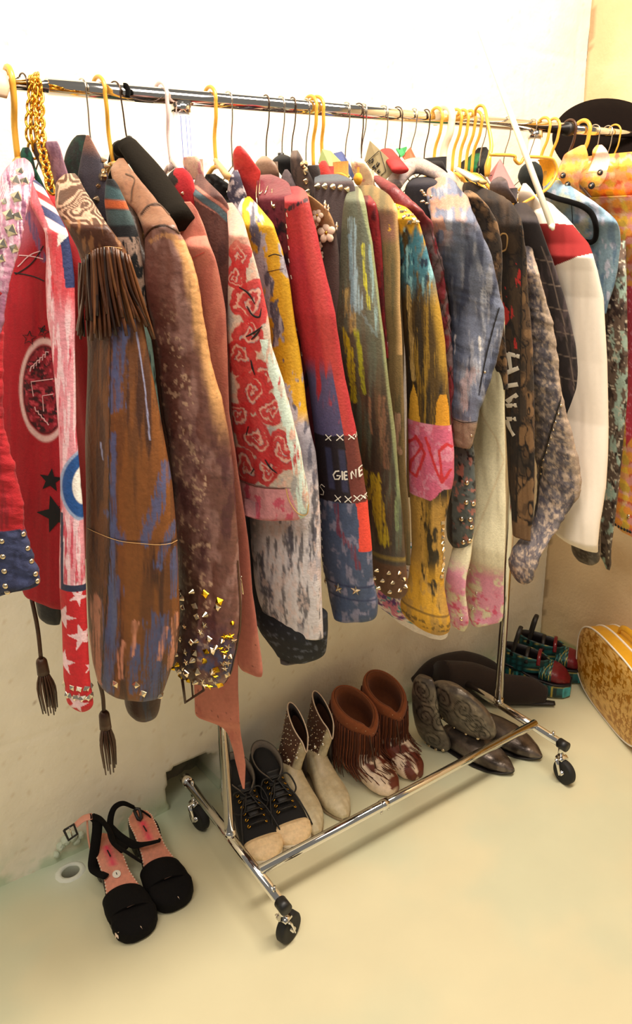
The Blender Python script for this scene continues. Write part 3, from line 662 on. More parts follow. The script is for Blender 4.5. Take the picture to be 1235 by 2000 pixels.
# --- fringed brown leather jacket
g, X = garment('fringed_jacket', 'large brown leather jacket with blue paint streaks and a dark fringed shoulder', 'jacket', 165)
def pt(x, y):
    c = solid((104, 62, 32), .35, 16, 120, 5)(x, y); c = streaks(x, y, c, (72, 42, 28), 8, .52, 10, 150, .1)
    up = 1 - sm(480, 500, y + (x - 200) * .1)
    c = mx(c, (76, 42, 26), up); v = N(x, y, 40, 34, 3, 2); c = mx(c, (206, 168, 140), up * band(np.abs((v * 7) % 1 - .5), .30, .5, .04) * (y < 440) * .8)
    c = mx(c, (150, 100, 60), up * sm(.55, .65, N(x, y, 8, 30, 4)) * (y > 430) * .8); c = mx(c, (54, 58, 78), up * ((x - 150 - (y - 360) * .75) > 20) * (y > 420) * .6)
    B = (74, 84, 122); lo = 1 - up
    c = mx(c, (132, 78, 34), lo * sm(.5, .62, N(x, y, 16, 160, 31)) * (x > 225) * .7)
    for pts, wd in (([(236, 640), (233, 700), (226, 780)], 15), ([(222, 840), (222, 1060), (214, 1240), (210, 1330)], 7), ([(322, 900), (300, 980), (278, 1035)], 11), ([(334, 1010), (316, 1050), (306, 1080)], 8), ([(225, 1120), (216, 1200), (208, 1330)], 15), ([(338, 1060), (332, 1140)], 8), ([(306, 1190), (300, 1260), (292, 1340)], 22), ([(262, 1240), (258, 1320)], 10), ([(214, 990), (236, 1035)], 10)):
        c = mx(c, B, lo * stroke(x, y, pts, wd, 7, 1.2) * .85)
    for pts, wd in (([(188, 1170), (184, 1250), (186, 1330)], 11), ([(262, 1190), (258, 1250)], 5), ([(338, 1180), (330, 1280)], 7), ([(318, 1200), (306, 1260)], 5), ([(240, 1230), (236, 1300)], 6)):
        c = mx(c, (208, 138, 110), lo * stroke(x, y, pts, wd, 9, 1.6) * .85)
    for pts, wd in (([(258, 600), (280, 740), (290, 845)], 1.6), ([(195, 860), (200, 890)], 2)): c = mx(c, (150, 150, 180), lo * stroke(x, y, pts, wd, 2) * .8)
    c = mx(c, (30, 18, 14), lo * (1 - sm(.6, 1.6, dl(x, y, [(217, 640), (215, 1040), (212, 1100), (204, 1200), (196, 1330)]))))
    return mx(c, (34, 22, 18), lo * (1 - sm(.5, 1.4, np.abs(y - 1036 - (x - 255) * .03))) * .8)
B3 = Loft('sleeve', [(339, 128, 146, -.12), (345, 118, 154, -.14), (360, 109, 163, -.16), (402, 110, 190, -.2), (443, 132, 213), (484, 148, 241), (511, 155, 253), (545, 158, 265), (620, 162, 276), (685, 166, 290), (787, 166, 307), (872, 166, 322), (940, 167, 333), (1042, 168, 342), (1093, 168, 346), (1186, 171, 348), (1254, 173, 342), (1305, 178, 328), (1340, 186, 318), (1352, 196, 312), (1356, 240, 306)], -.25, g, 'leather', pt, k=.42, seed=13, amp=.006, fold=(60, 500))
B3.ribbon('seam_stitch', g, [(172, 1034), (255, 1038), (340, 1042)], 1, 'tan', 8); B3.ribbon('yoke_seam', g, [(158, 520), (172, 495), (195, 484), (215, 482), (236, 486)], 1.6, 'tan', 6)
for x, y in ((226, 1317), (263, 1311), (276, 1329), (312, 1342)): B3.stud(g, x, y, 6, 'pyramid', 'gilt', spin=x)
Loft('inner_sleeve', [(1080, 245, 320), (1318, 234, 316), (1350, 240, 315), (1380, 243, 312), (1396, 250, 306), (1405, 262, 290)], -.20, g, 'leather', lambda x, y: mx(solid((66, 36, 24), .3, 20, 60, 6)(x, y), (54, 60, 84), stroke(x, y, [(275, 1330), (290, 1395)], 9, 4, 1.2) * .7), k=.5)
fm = [mat('fringe_leather_dark', (78, 44, 24), .28, bump=.2, noise=.35, nscale=30), mat('fringe_leather_tan', (110, 68, 38), .3, noise=.3, nscale=30), mat('fringe_leather_umber', (38, 22, 15), .3, noise=.3, nscale=30)]
for k in range(30):
    t = (k + R.uniform(-.3, .3)) / 29; x0 = 158 + t * 84; y0 = 512 - 30 * math.sin(min(1, t * 1.9) * math.pi / 2) + max(0, t - .75) * 60
    L_ = R.uniform(125, 175) if t > .12 else 150; x1 = x0 + (-4 + t * 48) + R.uniform(-9, 9); ww = R.uniform(3.5, 6.5)
    P, n = B3.surf([x0, x0 * .55 + x1 * .45, x1], [y0, y0 + L_ * .5, y0 + L_], .002 + .005 * R.random()); P = P + n * np.array([[0], [.002], [.010 * R.random()]])
    o = tube('fringe_strip', P, [.0034, .0044, R.uniform(.0024, .0048)], fm[(0, 0, 2, 1, 0)[k * 7 % 5]], g, 6, 4, flat=.5)
body(g, X + .02, 1.5, .72, (60, 36, 24), 'leather', y0=-.16, seed=5)

# --- black fur + studded grey collar + patchwork sleeve
g, X = garment('fur_jacket', 'black fuzzy jacket back behind the studded grey collar', 'jacket', 150)
Loft('hood', [(264, 150, 168), (272, 140, 172), (290, 131, 174), (310, 126, 172), (350, 128, 180), (380, 140, 190), (430, 170, 210)], .03, g, 'suede', solid((14, 16, 15), .4, 8, 8, 3, (10, 40, 30)), k=.5, amp=.006)
body(g, X, 1.46, .9, (14, 14, 14), seed=6)
g, X = garment('studded_jacket', 'charcoal jacket with large cone studs down its upright collar', 'jacket', 170)
def pt(x, y):
    c = solid((62, 56, 66), .3, 14, 30, 3)(x, y); c = mx(c, (150, 104, 84), (1 - sm(276, 312, y - (x - 175) * .3)) * .8); return mx(c, (28, 26, 30), sm(340, 420, y) * .7)
c2 = Loft('collar', [(264, 168, 174), (274, 165, 180), (285, 162, 185), (310, 157, 197), (340, 152, 208), (372, 158, 214), (400, 172, 212), (430, 190, 212)], -.07, g, 'denim', pt, k=.3, seed=6)
for x, y, r in ((202, 314, 6), (205, 326, 6), (203, 336, 5), (201, 347, 7.5), (193, 364, 5), (189, 389, 6.5)): c2.stud(g, x, y, r, 'cone', 'gilt')
body(g, X, 1.47, .85, (34, 32, 38), seed=7)
g, X = garment('patchwork_jacket', 'black patchwork jacket with an orange band, squeezed between the two brown leather jackets', 'jacket', 185)
def pt(x, y):
    c = solid((26, 26, 28), .5, 8, 20, 4)(x, y); c = mx(c, (64, 92, 96), band(y - .4 * (x - 220), 366, 392, 3) * .8); c = mx(c, (196, 92, 46), band(y - .1 * (x - 230), 392, 408, 3)); c = mx(c, (80, 100, 100), band(y, 410, 440, 3) * .7)
    c = mx(c, (176, 146, 128), ((y > 462) & (y < 690)) * sm(.45, .55, N(x, y, 6, 22, 9))); c = mx(c, (160, 196, 184), ((x > 280) & (y > 600)) * sm(.35, .45, N(x, y, 12, 90, 7)))
    return c
Loft('sleeve', [(350, 208, 222), (362, 206, 232), (392, 204, 246), (430, 208, 262), (460, 214, 270), (500, 220, 276), (560, 240, 284), (620, 255, 290), (700, 270, 302), (800, 285, 313), (900, 300, 326), (1000, 312, 334)], -.2, g, 'cloth', pt, k=.5, seed=3, amp=.005)
body(g, X, 1.46, .85, (30, 28, 28), seed=8)

# --- worn brown leather jacket
g, X = garment('worn_leather_jacket', 'cracked plum-brown leather jacket with a mass of gilt and yellow star studs at its cuff', 'jacket', 205)
def pt(x, y):
    n = N(x, y, 40, 90, 3); c = solid((112, 72, 62), .3, 30, 60, 3)(x, y); c = mx(c, (136, 92, 62), (1 - sm(420, 480, y)) * .7)
    c = mx(c, (162, 122, 112), sm(.5, .62, n) * .6 * (y > 440)); 
    tt = (x - np.interp(y, [350, 500, 700, 900, 1100, 1330], [250, 280, 308, 330, 345, 350])) / np.interp(y, [350, 500, 700, 900, 1100, 1330], [30, 92, 103, 126, 124, 90])
    c = mx(c, (226, 170, 108), sm(.72, .9, tt + .15 * (N(x, y, 10, 60, 31) - .5)) * .75 * (y > 470) * (1 - sm(760, 900, y)))  # lit right edge of the sleeve, painted into the colour
    c = mx(c, (216, 178, 146), sm(.62, .68, N(x, y, 7, 9, 5)) * sm(560, 700, y) * .75 * (tt < .55)); c = mx(c, (70, 42, 38), sm(.62, .70, N(x, y, 9, 9, 14)) * .35)
    c = mx(c, (70, 34, 40), sm(.5, .65, N(x, y, 22, 60, 22)) * sm(750, 900, y) * .7)
    c = mx(c, (58, 66, 96), sm(1180, 1290, y + 50 * (N(x, y, 12, 12, 9) - .5)) * sm(.42, .56, N(x, y, 16, 16, 23)) * .85)
    c = mx(c, (66, 46, 34), sm(1060, 1160, y) * (tt < .35) * .7)
    c = mx(c, (210, 150, 90), stroke(x, y, [(296, 470), (318, 458), (346, 466), (364, 520)], 5, 3, 1) * .6); c = mx(c, (40, 26, 24), 1 - sm(.8, 2, dl(x, y, [(280, 462), (296, 446), (322, 440), (348, 452)]))); c = mx(c, (40, 26, 24), 1 - sm(.6, 1.6, dl(x, y, [(276, 420), (292, 404), (312, 402)])))
    return c
B4 = Loft('sleeve', [(309, 231, 242, -.06), (318, 220, 251, -.09), (331, 214, 261, -.12), (352, 218, 276, -.15), (392, 240, 306, -.19), (419, 262, 330, -.22), (440, 274, 343), (463, 281, 355), (511, 281, 375), (545, 281, 385), (600, 288, 395), (634, 297, 402), (702, 308, 412), (770, 314, 434), (821, 318, 444), (906, 330, 456), (1008, 340, 463), (1093, 347, 467), (1152, 348, 470), (1190, 347, 469), (1220, 343, 466), (1254, 337, 461), (1288, 329, 455), (1302, 330, 450), (1318, 342, 441), (1330, 362, 431), (1335, 385, 420)], -.25, g, 'leather', pt, k=.45, seed=17, amp=.006, fold=(50, 380), wr=.0008)
for k in range(3):   # rolled seam lines on the shoulder
    B4.ribbon('shoulder_seam', g, [[(244, 340), (262, 350), (255, 372), (252, 392)], [(274, 418), (290, 402), (312, 400), (330, 420)], [(280, 464), (296, 446), (322, 440), (350, 456)]][k], 3, 'brownl', 6)
cs = []
for k in range(64):
    for _ in range(30):
        y = 1120 + 205 * R.random() ** .62; x = R.uniform(336, 452) if y > 1230 else R.uniform(345, 400 + 60 * (R.random() > .6))
        if min([9] + [math.hypot(x - a, y - b) for a, b in cs]) >= 9 and x < 455 - (y - 1250) * .25 * (y > 1250): break
    cs.append((x, y)); kk = R.random()
    B4.stud(g, x, y, R.uniform(4.8, 7), 'star' if kk < .5 else ('pyramid' if kk < .8 else 'cone'), 'ystud' if R.random() < .3 else 'gilt', spin=R.random() * 6)
B4.ribbon('edge_piping', g, [(462, 1080), (466, 1180), (461, 1240), (448, 1300), (436, 1325)], 3, 'brownl')
mb = [at(*p, y=-.19) for p in ((356, 1326), (362, 1372), (398, 1348), (394, 1318))]
tube('buckle_frame', mb + [mb[0]], .0028, MT['brownl'], g, 6); tube('buckle_pin', [at(374, 1328, y=-.19), at(377, 1362, y=-.19)], .0018, MT['brownl'], g, 6)
body(g, X + .03, 1.5, .75, (70, 44, 36), 'leather', y0=-.15, seed=9)

# --- red/black corduroy patch jacket
g, X = garment('patched_jacket', 'black jacket whose shoulder has a bright red patch, under the clear pink hanger', 'jacket', 316)
pp = Loft('shoulder', [(328, 342, 358), (336, 330, 368), (352, 322, 377), (372, 322, 380), (392, 330, 380), (420, 345, 380), (470, 360, 392)], -.1, g, 'suede', lambda x, y: mx(solid((46, 34, 26), .3, 6, 40, 4)(x, y), (184, 34, 40), ((x > 341 + (y - 330) * .08 + 4 * np.sin(y * .2))).astype(float)), k=.3)
pp.stud(g, 356, 378, 3.5, 'cone', 'gilt'); body(g, X, 1.49, .9, (30, 24, 22), seed=10)
hb = HGO[314][0]
tube('flat_shoulder', [at(338, 322, y=-.01), at(322, 338, y=.06)], [.006, .004], MT['pinkp'], hb, 8); tube('flat_shoulder', [at(336, 312, y=-.01), at(352, 330, y=-.06), at(358, 345, y=-.08)], [.004, .005, .004], MT['pinkp'], hb, 8)

# --- salmon suede coat
g, X = garment('suede_coat', 'long salmon-pink suede coat with a pointed ragged hem hanging lowest of all', 'coat', 345)
SP = solid((196, 118, 98), .16, 30, 70, 6, (184, 104, 88))
def pt(x, y):
    c = SP(x, y); return mx(c, (110, 60, 52), (N(x, y, 3.2, 3.2, 8, 1) > .955).astype(float) * (y > 1150) * .8)
B5 = Loft('front', [(440, 350, 395, -.16), (480, 360, 410), (517, 372, 427), (561, 380, 437), (612, 388, 443), (700, 400, 447), (804, 420, 448), (900, 435, 462), (1008, 450, 478), (1050, 455, 483), (1152, 460, 491), (1203, 462, 499), (1260, 464, 506), (1300, 466, 511), (1312, 469, 511), (1317, 486, 510)], -.22, g, 'suede', pt, k=.32, seed=19, amp=.006)
Loft('collar', [(394, 355, 372), (400, 349, 378), (412, 344, 386), (440, 338, 397), (474, 342, 409), (484, 352, 400), (496, 362, 386), (503, 367, 378)], -.19, g, 'suede', SP, k=.14, th=62, seed=3)
Loft('hem_panel', [(1200, 382, 466), (1300, 380, 466), (1342, 379, 466), (1400, 381, 467), (1408, 384, 468), (1413, 398, 468), (1420, 432, 469), (1436, 446, 471), (1470, 457, 477), (1492, 461, 480), (1520, 468, 479), (1540, 474, 478)], -.17, g, 'suede', pt, k=.12, th=65, seed=7, amp=.004)
B5.ribbon('collar_stitch', g, [(372, 508), (384, 500), (400, 492)], 1, 'redp')
P = [at(472, 1125, y=-.262), at(469, 1135, y=-.262), at(475, 1160, y=-.262), at(471, 1132, y=-.266)]
tube('safety_pin', P, .0011, MT['gilt'], g, 6, 4)
body(g, X + .02, 1.46, .62, (170, 100, 84), 'suede', y0=-.13, seed=11)

# --- roses jacket
g, X = garment('rose_jacket', 'cream denim jacket hand-painted with big red roses along the sleeve', 'jacket', 395)
def pt(x, y):
    c = solid((112, 72, 64), .3, 18, 50, 6, (88, 56, 52)); c = c(x, y); d = dl(x, y, [(378, 374), (400, 392), (424, 408), (446, 430)])
    c = mx(c, (92, 112, 118), 1 - sm(5, 7, d)); return mx(c, (196, 130, 112), band(d, 7, 13, 1) * (y < 390 + (x - 378) * .62))
Loft('yoke', [(340, 384, 396, -.1), (350, 380, 402, -.11), (362, 376, 414, -.13), (380, 375, 432), (400, 378, 446), (430, 386, 452), (480, 398, 456), (560, 420, 458), (640, 430, 456)], -.15, g, 'paint', pt, k=.22, th=58, seed=21)
Loft('collar', [(306, 358, 384), (316, 355, 392), (334, 362, 396), (350, 372, 400)], -.07, g, 'cloth', solid((216, 178, 150), .2, 8, 20, 3, (196, 130, 130)), k=.3)
roses = [((468, 500), 22, .8), ((490, 590), 34, 1), ((462, 540), 24, .8), ((486, 650), 30, 1), ((470, 700), 26, .7), ((520, 730), 26, .8), ((492, 760), 32, 1), ((466, 815), 26, .8), ((530, 790), 24, .8), ((500, 850), 32, 1), ((548, 870), 28, 1), ((478, 915), 26, .8), ((520, 905), 24, .8)]
def pt(x, y):
    c = solid((198, 176, 158), .2, 14, 30, 8)(x, y); c = mx(c, (150, 150, 150), sm(.5, .62, N(x, y, 14, 26, 9)) * .7); c = mx(c, (226, 168, 146), sm(.55, .65, N(x, y, 16, 22, 29)) * .7)
    wx = x + 26 * (N(x, y, 20, 26, 61) - .5); wy = y + 26 * (N(x, y, 20, 26, 62) - .5)
    for i, ((cx, cy), r, s_) in enumerate(roses):
        dx, dy = (wx - cx) / (r * 1.12), (wy - cy) / (r * 1.3); q = np.hypot(dx, dy); an = np.arctan2(dy, dx)
        sw = q + .10 * np.sin(an * 3 + i); body_ = 1 - sm(.92, 1.0, sw)
        c = mx(c, (188, 42, 44), body_ * .95); sp_ = (sw * 2.4 + an / 6.283 + i * .3) % 1
        c = mx(c, (212, 158, 140), body_ * band(sp_, .05, .38, .06) * (sw < .62)); c = mx(c, (150, 30, 36), body_ * band(sp_, .5, .62, .08) * (sw < .85) * .7)
        c = mx(c, (150, 160, 162), body_ * band(sp_, .36, .44, .03) * (sw < .6) * .8)
    edge = np.interp(y, [640, 736, 804, 872, 940, 985], [524, 550, 571, 588, 598, 603]); c = mx(c, (206, 220, 206), ((edge - x) < 20 + 6 * N(x, y, 6, 20, 4)) * (y > 660) * sm(.35, .5, N(x, y, 5, 30, 44)))
    c = mx(c, (214, 140, 120), (1 - sm(470, 500, y)) * .6)
    cuf = ((y > 946 - (x - 468) * .09) & (x < 566 + (y - 946) * .35)).astype(float); cc = solid((206, 138, 140), .25, 20, 14, 5)(x, y); cc = mx(cc, (196, 60, 90), sm(.58, .66, N(x, y, 12, 22, 50)) * .8)
    c = c * (1 - cuf[:, None]) + cc * cuf[:, None]
    return mx(c, (92, 74, 70), (1 - sm(.6, 1.8, np.abs(y - 946 + (x - 468) * .09))) * (x < 566) * .8)
B6 = Loft('sleeve', [(396, 444, 454, -.15), (404, 442, 460, -.17), (425, 443, 473, -.2), (459, 445, 484), (510, 444, 500), (561, 443, 513), (605, 443, 522), (646, 443, 527), (668, 444, 529), (702, 447, 540), (736, 449, 551), (804, 451, 571), (872, 456, 588), (906, 458, 593), (940, 463, 600), (970, 467, 604), (988, 470, 603), (1000, 471, 592), (1006, 472, 560), (1010, 474, 520)], -.26, g, 'paint', pt, step=1.9, k=.34, seed=23, amp=.005)
B6.ribbons('painted_line', g, [[(468, 560), (486, 572), (498, 592)], [(482, 596), (492, 612), (506, 616), (510, 600)], [(480, 655), (496, 646), (512, 634)], [(490, 660), (500, 650), (508, 640)], [(489, 700), (492, 715), (497, 728)], [(518, 888), (528, 902), (542, 910)], [(497, 910), (490, 922)], [(484, 830), (480, 848)]], [2, 4, 1.5], 'black', 4)
B6.ribbon('cuff_edge', g, [(558, 938), (564, 962), (580, 984), (597, 988), (600, 968)], 2.2, 'tan'); B6.ribbon('cuff_seam', g, [(470, 947), (510, 944), (556, 938)], 1.4, 'brownl')
body(g, X + .02, 1.5, 1.02, (90, 62, 60), y0=-.14, seed=12)

# --- black fur bits and acid denim collar, yellow painted denim jacket
g, X = garment('fur_vest', 'black ruffled fur vest top between the rose jacket and the acid-washed collar', 'vest', 410)
Loft('collar', [(340, 402, 420), (350, 396, 436), (370, 400, 446), (395, 420, 448), (420, 430, 450)], -.06, g, 'suede', solid((18, 16, 16), .5, 4, 4, 3), k=.5, amp=.009, fold=(8, 8))
body(g, X, 1.5, 1.0, (18, 16, 18), seed=13)
g, X = garment('painted_denim_jacket', 'denim jacket brushed with mustard and grey-white paint, ending in a wide black cuff', 'jacket', 445)
def pt(x, y):
    c = solid((70, 66, 84), .4, 12, 26, 5)(x, y); return mx(c, (212, 196, 196), sm(.47, .60, N(x, y, 7, 10, 7)) * .9)
Loft('collar', [(331, 457, 464, -.07), (338, 452, 468), (356, 446, 474), (380, 442, 482), (386, 446, 484), (402, 452, 474), (430, 458, 470), (470, 465, 480)], -.11, g, 'denim', pt, k=.2, seed=5)
def pt(x, y):
    c = solid((176, 168, 176), .25, 10, 40, 5)(x, y); c = mx(c, (70, 68, 86), sm(.5, .6, N(x, y, 9, 34, 6)) * .85)
    t = N(x, y, 16, 40, 12); c = mx(c, (216, 164, 34), sm(.44, .5, t + .2 * (.5 - np.abs((x - np.interp(y, [400, 600, 800], [510, 562, 590])) / 40))) * (1 - sm(790, 830, y)))
    c = mx(c, (70, 70, 84), band(y, 835, 905, 20) * .6)
    lo = sm(880, 960, y); c = mx(c, (224, 214, 216), lo * sm(.34, .46, N(x, y, 10, 60, 14)) * .9); c = mx(c, (70, 66, 74), lo * sm(.60, .68, N(x, y, 7, 50, 15)) * .8)
    c = mx(c, (60, 56, 66), lo * (1 - sm(488, 520, x)) * (1 - sm(1000, 1200, y)) * .8); c = mx(c, (222, 196, 190), lo * sm(.56, .66, N(x, y, 6, 14, 19)) * .6)
    return c
C1 = Loft('sleeve', [(384, 476, 488, -.12), (392, 470, 496, -.14), (410, 462, 512, -.18), (439, 468, 537), (486, 478, 553), (544, 488, 567), (595, 500, 572), (646, 510, 579), (668, 515, 583), (736, 520, 591), (790, 515, 597), (838, 505, 605), (872, 495, 613), (940, 486, 619), (1008, 483, 623), (1076, 486, 625), (1135, 491, 627), (1186, 502, 628), (1227, 518, 630)], -.215, g, 'paint', pt, k=.4, seed=27, amp=.004)
C1.ribbon('elbow_crease_shade', g, [(524, 500), (536, 496), (550, 500)], 2, 'black'); C1.ribbon('elbow_crease_shade', g, [(522, 530), (540, 526), (554, 524)], 1.5, 'brownl')  # dark strips paint the shade of the elbow creases
Loft('cuff', [(1188, 512, 640), (1214, 501, 641), (1230, 501, 640), (1250, 513, 639), (1266, 525, 636), (1274, 533, 628), (1284, 540, 605)], -.212, g, 'denim', lambda x, y: mx(solid((24, 24, 30), .3, 8, 8, 3)(x, y), (86, 88, 100), sm(.62, .70, N(x, y, 12, 8, 9)) * .8), k=.5, th=60, seed=4)
Loft('cuff_lining', [(1240, 534, 637), (1262, 536, 636), (1276, 542, 622), (1290, 546, 585), (1298, 548, 562)], -.20, g, 'denim', solid((126, 116, 110), .2, 3, 3, 5), k=.4, th=60)
Loft('lapel', [(1008, 478, 500), (1100, 482, 500), (1190, 490, 520), (1225, 498, 530)], -.16, g, 'cloth', solid((22, 20, 24)), k=.3)
body(g, X + .02, 1.5, .80, (50, 48, 58), 'denim', y0=-.12, seed=14)

# --- red leather jacket
g, X = garment('red_leather_jacket', 'red leather and denim jacket lettered GENE on a dark band', 'jacket', 465)
def pt(x, y):
    c = solid((196, 52, 48), .2, 12, 40, 5)(x, y); c = mx(c, (110, 28, 40), sm(0, 26, (y - 330) - .9 * (x - 470)) * .85)
    return c
Loft('collar', [(285, 463, 470), (291, 457, 476), (300, 454, 483), (318, 455, 496), (337, 458, 511), (346, 462, 508), (362, 470, 505), (392, 482, 505), (430, 500, 512)], -.09, g, 'leather', pt, k=.22, seed=3, th=60)
def pt(x, y):
    c = solid((112, 42, 54), .3, 14, 20, 6)(x, y); return mx(c, (38, 22, 32), sm(.5, .62, N(x, y, 12, 30, 7)) * sm(380, 430, y))
yk = Loft('yoke', [(341, 506, 530, -.1), (347, 502, 546, -.12), (360, 500, 566, -.14), (385, 502, 572), (420, 510, 572), (480, 528, 576), (560, 545, 584), (700, 575, 606), (855, 606, 626), (1000, 614, 632)], -.18, g, 'leather', pt, k=.2, th=60, seed=5)
def pt(x, y):
    c = solid((170, 40, 50), .14, 16, 60, 8)(x, y); xl = np.interp(y, [425, 544, 668, 838], [558, 566, 590, 614]); xr = np.interp(y, [425, 544, 668, 838, 1008], [608, 636, 661, 693, 722]); t = (x - xl) / (xr - xl)
    c = mx(c, (222, 84, 74), band(t, .55, .92, .1) * .5); c = mx(c, (48, 22, 36), stroke(x, y, [(552, 412), (572, 404), (596, 392)], 4, 3, 1))  # lighter red band is a painted highlight right of centre
    c = mx(c, (88, 80, 118), sm(.42, .56, N(x, y, 10, 70, 9) + .25 * sm(700, 830, y)) * sm(690, 740, y) * (t < .72)); 
    bnd = ((y > 846 - (x - 640) * .10) & (y < 976 - (x - 640) * .13)).astype(float)
    blk = mx(np.tile(lin((34, 24, 32)), (len(x), 1)), (58, 58, 88), (band(x - (y - 900) * .1, 638, 650, 2) + band(x - (y - 900) * .1, 664, 676, 2)) * band(y, 870, 950, 3) * .9)
    c = c * (1 - bnd[:, None]) + blk * bnd[:, None]; c = mx(c, (112, 52, 44), bnd * (t > .72))
    lo = ((y >= 976 - (x - 640) * .13)).astype(float); d = solid((72, 84, 112), .35, 14, 24, 11)(x, y); d = mx(d, (148, 140, 160), sm(.55, .68, N(x, y, 12, 20, 12)) * .7); d = mx(d, (128, 46, 62), stroke(x, y, [(656, 980), (662, 1030), (690, 1060), (700, 1090)], 6, 5, 1.5) * .8)
    c = c * (1 - lo[:, None]) + d * lo[:, None]; c = mx(c, (232, 74, 56), lo * (t > .80) * (y < 1060))
    c = mx(c, (50, 58, 90), band(y + x * .12, 1212, 1216, 1.2)); return mx(c, (50, 58, 90), band(y + x * .12, 1238, 1241, 1.2))
C2 = Loft('sleeve', [(364, 565, 582, -.16), (368, 558, 591, -.17), (378, 555, 598, -.19), (391, 555, 601), (408, 555, 605), (425, 557, 609), (476, 560, 622), (544, 564, 636), (612, 570, 653), (668, 585, 662), (736, 600, 672), (770, 604, 680), (838, 612, 693), (899, 618, 706), (940, 621, 712), (974, 623, 718), (1059, 624, 726), (1118, 630, 728), (1159, 638, 737), (1186, 642, 736), (1196, 645, 730), (1206, 648, 700), (1211, 652, 680)], -.25, g, 'paint', pt, step=1.9, k=.42, seed=29, amp=.004)
XS = []
for cx, cy, r in ((643, 850, 6), (665, 846, 6.5), (685, 844, 5), (695, 841, 4), (661, 966, 6.5), (681, 963, 6.5), (697, 959, 6), (708, 957, 4.5), (714, 956, 4)): XS += [[(cx - r, cy - r * .9), (cx + r * .9, cy + r * .8)], [(cx + r, cy - r), (cx - r, cy + r)]]
C2.ribbons('stitch', g, XS, 1.9, 'white')
LT_ = [[(664, 911), (657, 913), (652, 921), (655, 929), (663, 927), (666, 920), (659, 921)], [(669, 910), (670, 927)], [(674, 911), (679, 910)], [(674, 918), (679, 917)], [(674, 926), (680, 924)], [(673, 911), (674, 926)], [(687, 923), (686, 912), (687, 908), (695, 920), (694, 904)], [(699, 903), (701, 919)], [(699, 903), (705, 899)], [(700, 910), (705, 907)], [(701, 919), (706, 915)]]
for k, (i0, i1) in enumerate(((0, 1), (1, 6), (6, 7), (7, 11))):
    C2.ribbons('painted_letter', g, LT_[i0:i1], 2.9, 'white')
C2.ribbons('painted_letter', g, [[(636, 950), (630, 947), (627, 953), (634, 960), (633, 967), (628, 969)]], 1.8, 'white')
C2.ribbons('stitch', g, [[(x, y), (x + 1.5, y + 8)] for x, y in ((560, 415), (559, 437), (561, 458), (563, 480), (563, 505), (567, 537), (576, 640), (585, 690))] + [[(x, y), (x + 1, y + 6)] for x, y in [(626 + i * .8, 985 + i * 17) for i in range(12)]], 1.5, 'white')
for x, y, k in ((634, 1146, 6), (661, 1143, 9), (695, 1136, 9)): C2.stud(g, x, y, k, 'star', 'gilt', spin=.3)
for pts in ([(503, 352), (500, 385), (503, 410)], [(508, 352), (507, 378), (513, 372)], [(524, 364), (518, 378)], [(533, 370), (532, 398), (535, 404)]):
    P, n = yk.surf(*zip(*pts), .003); tube('safety_pin', P, .0010, MT['gilt'], g, 6, 3)
P, n = yk.surf([534], [403]); place('charm', ST[('dome', 'gilt')], orient(None, P[0], n[0], .004), g)
body(g, X + .03, 1.5, .86, (60, 24, 34), 'leather', y0=-.12, seed=15)

# --- taupe flower jacket (studs, flowers)
g, X = garment('flower_jacket', 'taupe jacket with cone-studded collar and yoke and ivory flowers on a tan shoulder', 'jacket', 585)
fc_ = Loft('collar', [(294, 570, 582, -.05), (304, 566, 588), (330, 566, 600), (350, 570, 610), (372, 578, 616), (392, 590, 616), (420, 600, 618)], -.08, g, 'cloth', solid((98, 80, 70), .25, 10, 30, 4, (70, 58, 54)), k=.3)
for x, y, r in ((594, 322, 7), (596, 335, 6.5), (597, 354, 6), (601, 375, 6.5)): fc_.stud(g, x, y, r, 'cone', 'gilt')
Loft('rolled_collar', [(323, 600, 622), (333, 600, 626), (350, 606, 626), (375, 608, 626), (400, 612, 626)], -.10, g, 'cloth', solid((64, 54, 50)), k=.5)
fy = Loft('yoke', [(341, 616, 660, -.12), (346, 614, 680, -.13), (354, 614, 690), (372, 613, 694), (400, 616, 690), (450, 620, 684), (510, 634, 680), (600, 645, 672), (700, 652, 672)], -.16, g, 'cloth', lambda x, y: mx(solid((78, 64, 64), .3, 6, 60, 4)(x, y), (84, 90, 96), (1 - sm(352, 357, y)) * .9), k=.2, th=62)
for x, y in ((621, 363), (635, 364), (650, 366), (664, 368), (677, 372)): fy.stud(g, x, y, 6.3, 'cone', 'gilt')
fs = Loft('shoulder', [(370, 572, 588, -.16), (378, 574, 600), (392, 583, 620), (410, 592, 640), (430, 600, 650), (450, 610, 655), (500, 622, 662), (560, 632, 664), (620, 642, 664), (680, 650, 668)], -.19, g, 'cloth', lambda x, y: mx(solid((172, 128, 84), .3, 6, 10, 5)(x, y), (90, 72, 68), sm(425, 470, y)), k=.35, seed=5)
def flower(L_, cx, cy, r, nm='flower', n=5):
    P, nn = L_.surf([cx], [cy], .003); d = np.linalg.norm(P[0] - CAM); rr = r * d / FPX; ms = []
    for k in range(n):
        a = k / n * 6.283 + cx; bm = bmesh.new(); bmesh.ops.create_uvsphere(bm, u_segments=10, v_segments=6, radius=1); bmesh.ops.scale(bm, vec=(rr * .48, rr * .4, rr * .16), verts=bm.verts)
        bmesh.ops.rotate(bm, matrix=Matrix.Rotation(a, 3, 'Z'), verts=bm.verts); bmesh.ops.translate(bm, vec=(math.cos(a) * rr * .55, math.sin(a) * rr * .55, 0), verts=bm.verts)
        me = bpy.data.meshes.new('m'); bm.to_mesh(me); bm.free(); ms.append(me)
    me = joinparts(ms); me.materials.append(MT['pearl']); me.shade_smooth(); o = place(nm, me, orient(None, P[0], nn[0], 1), g)
    place('flower_centre', ST[('dome', 'gold')], orient(None, P[0] + nn[0] * .002, nn[0], rr * .16), o)
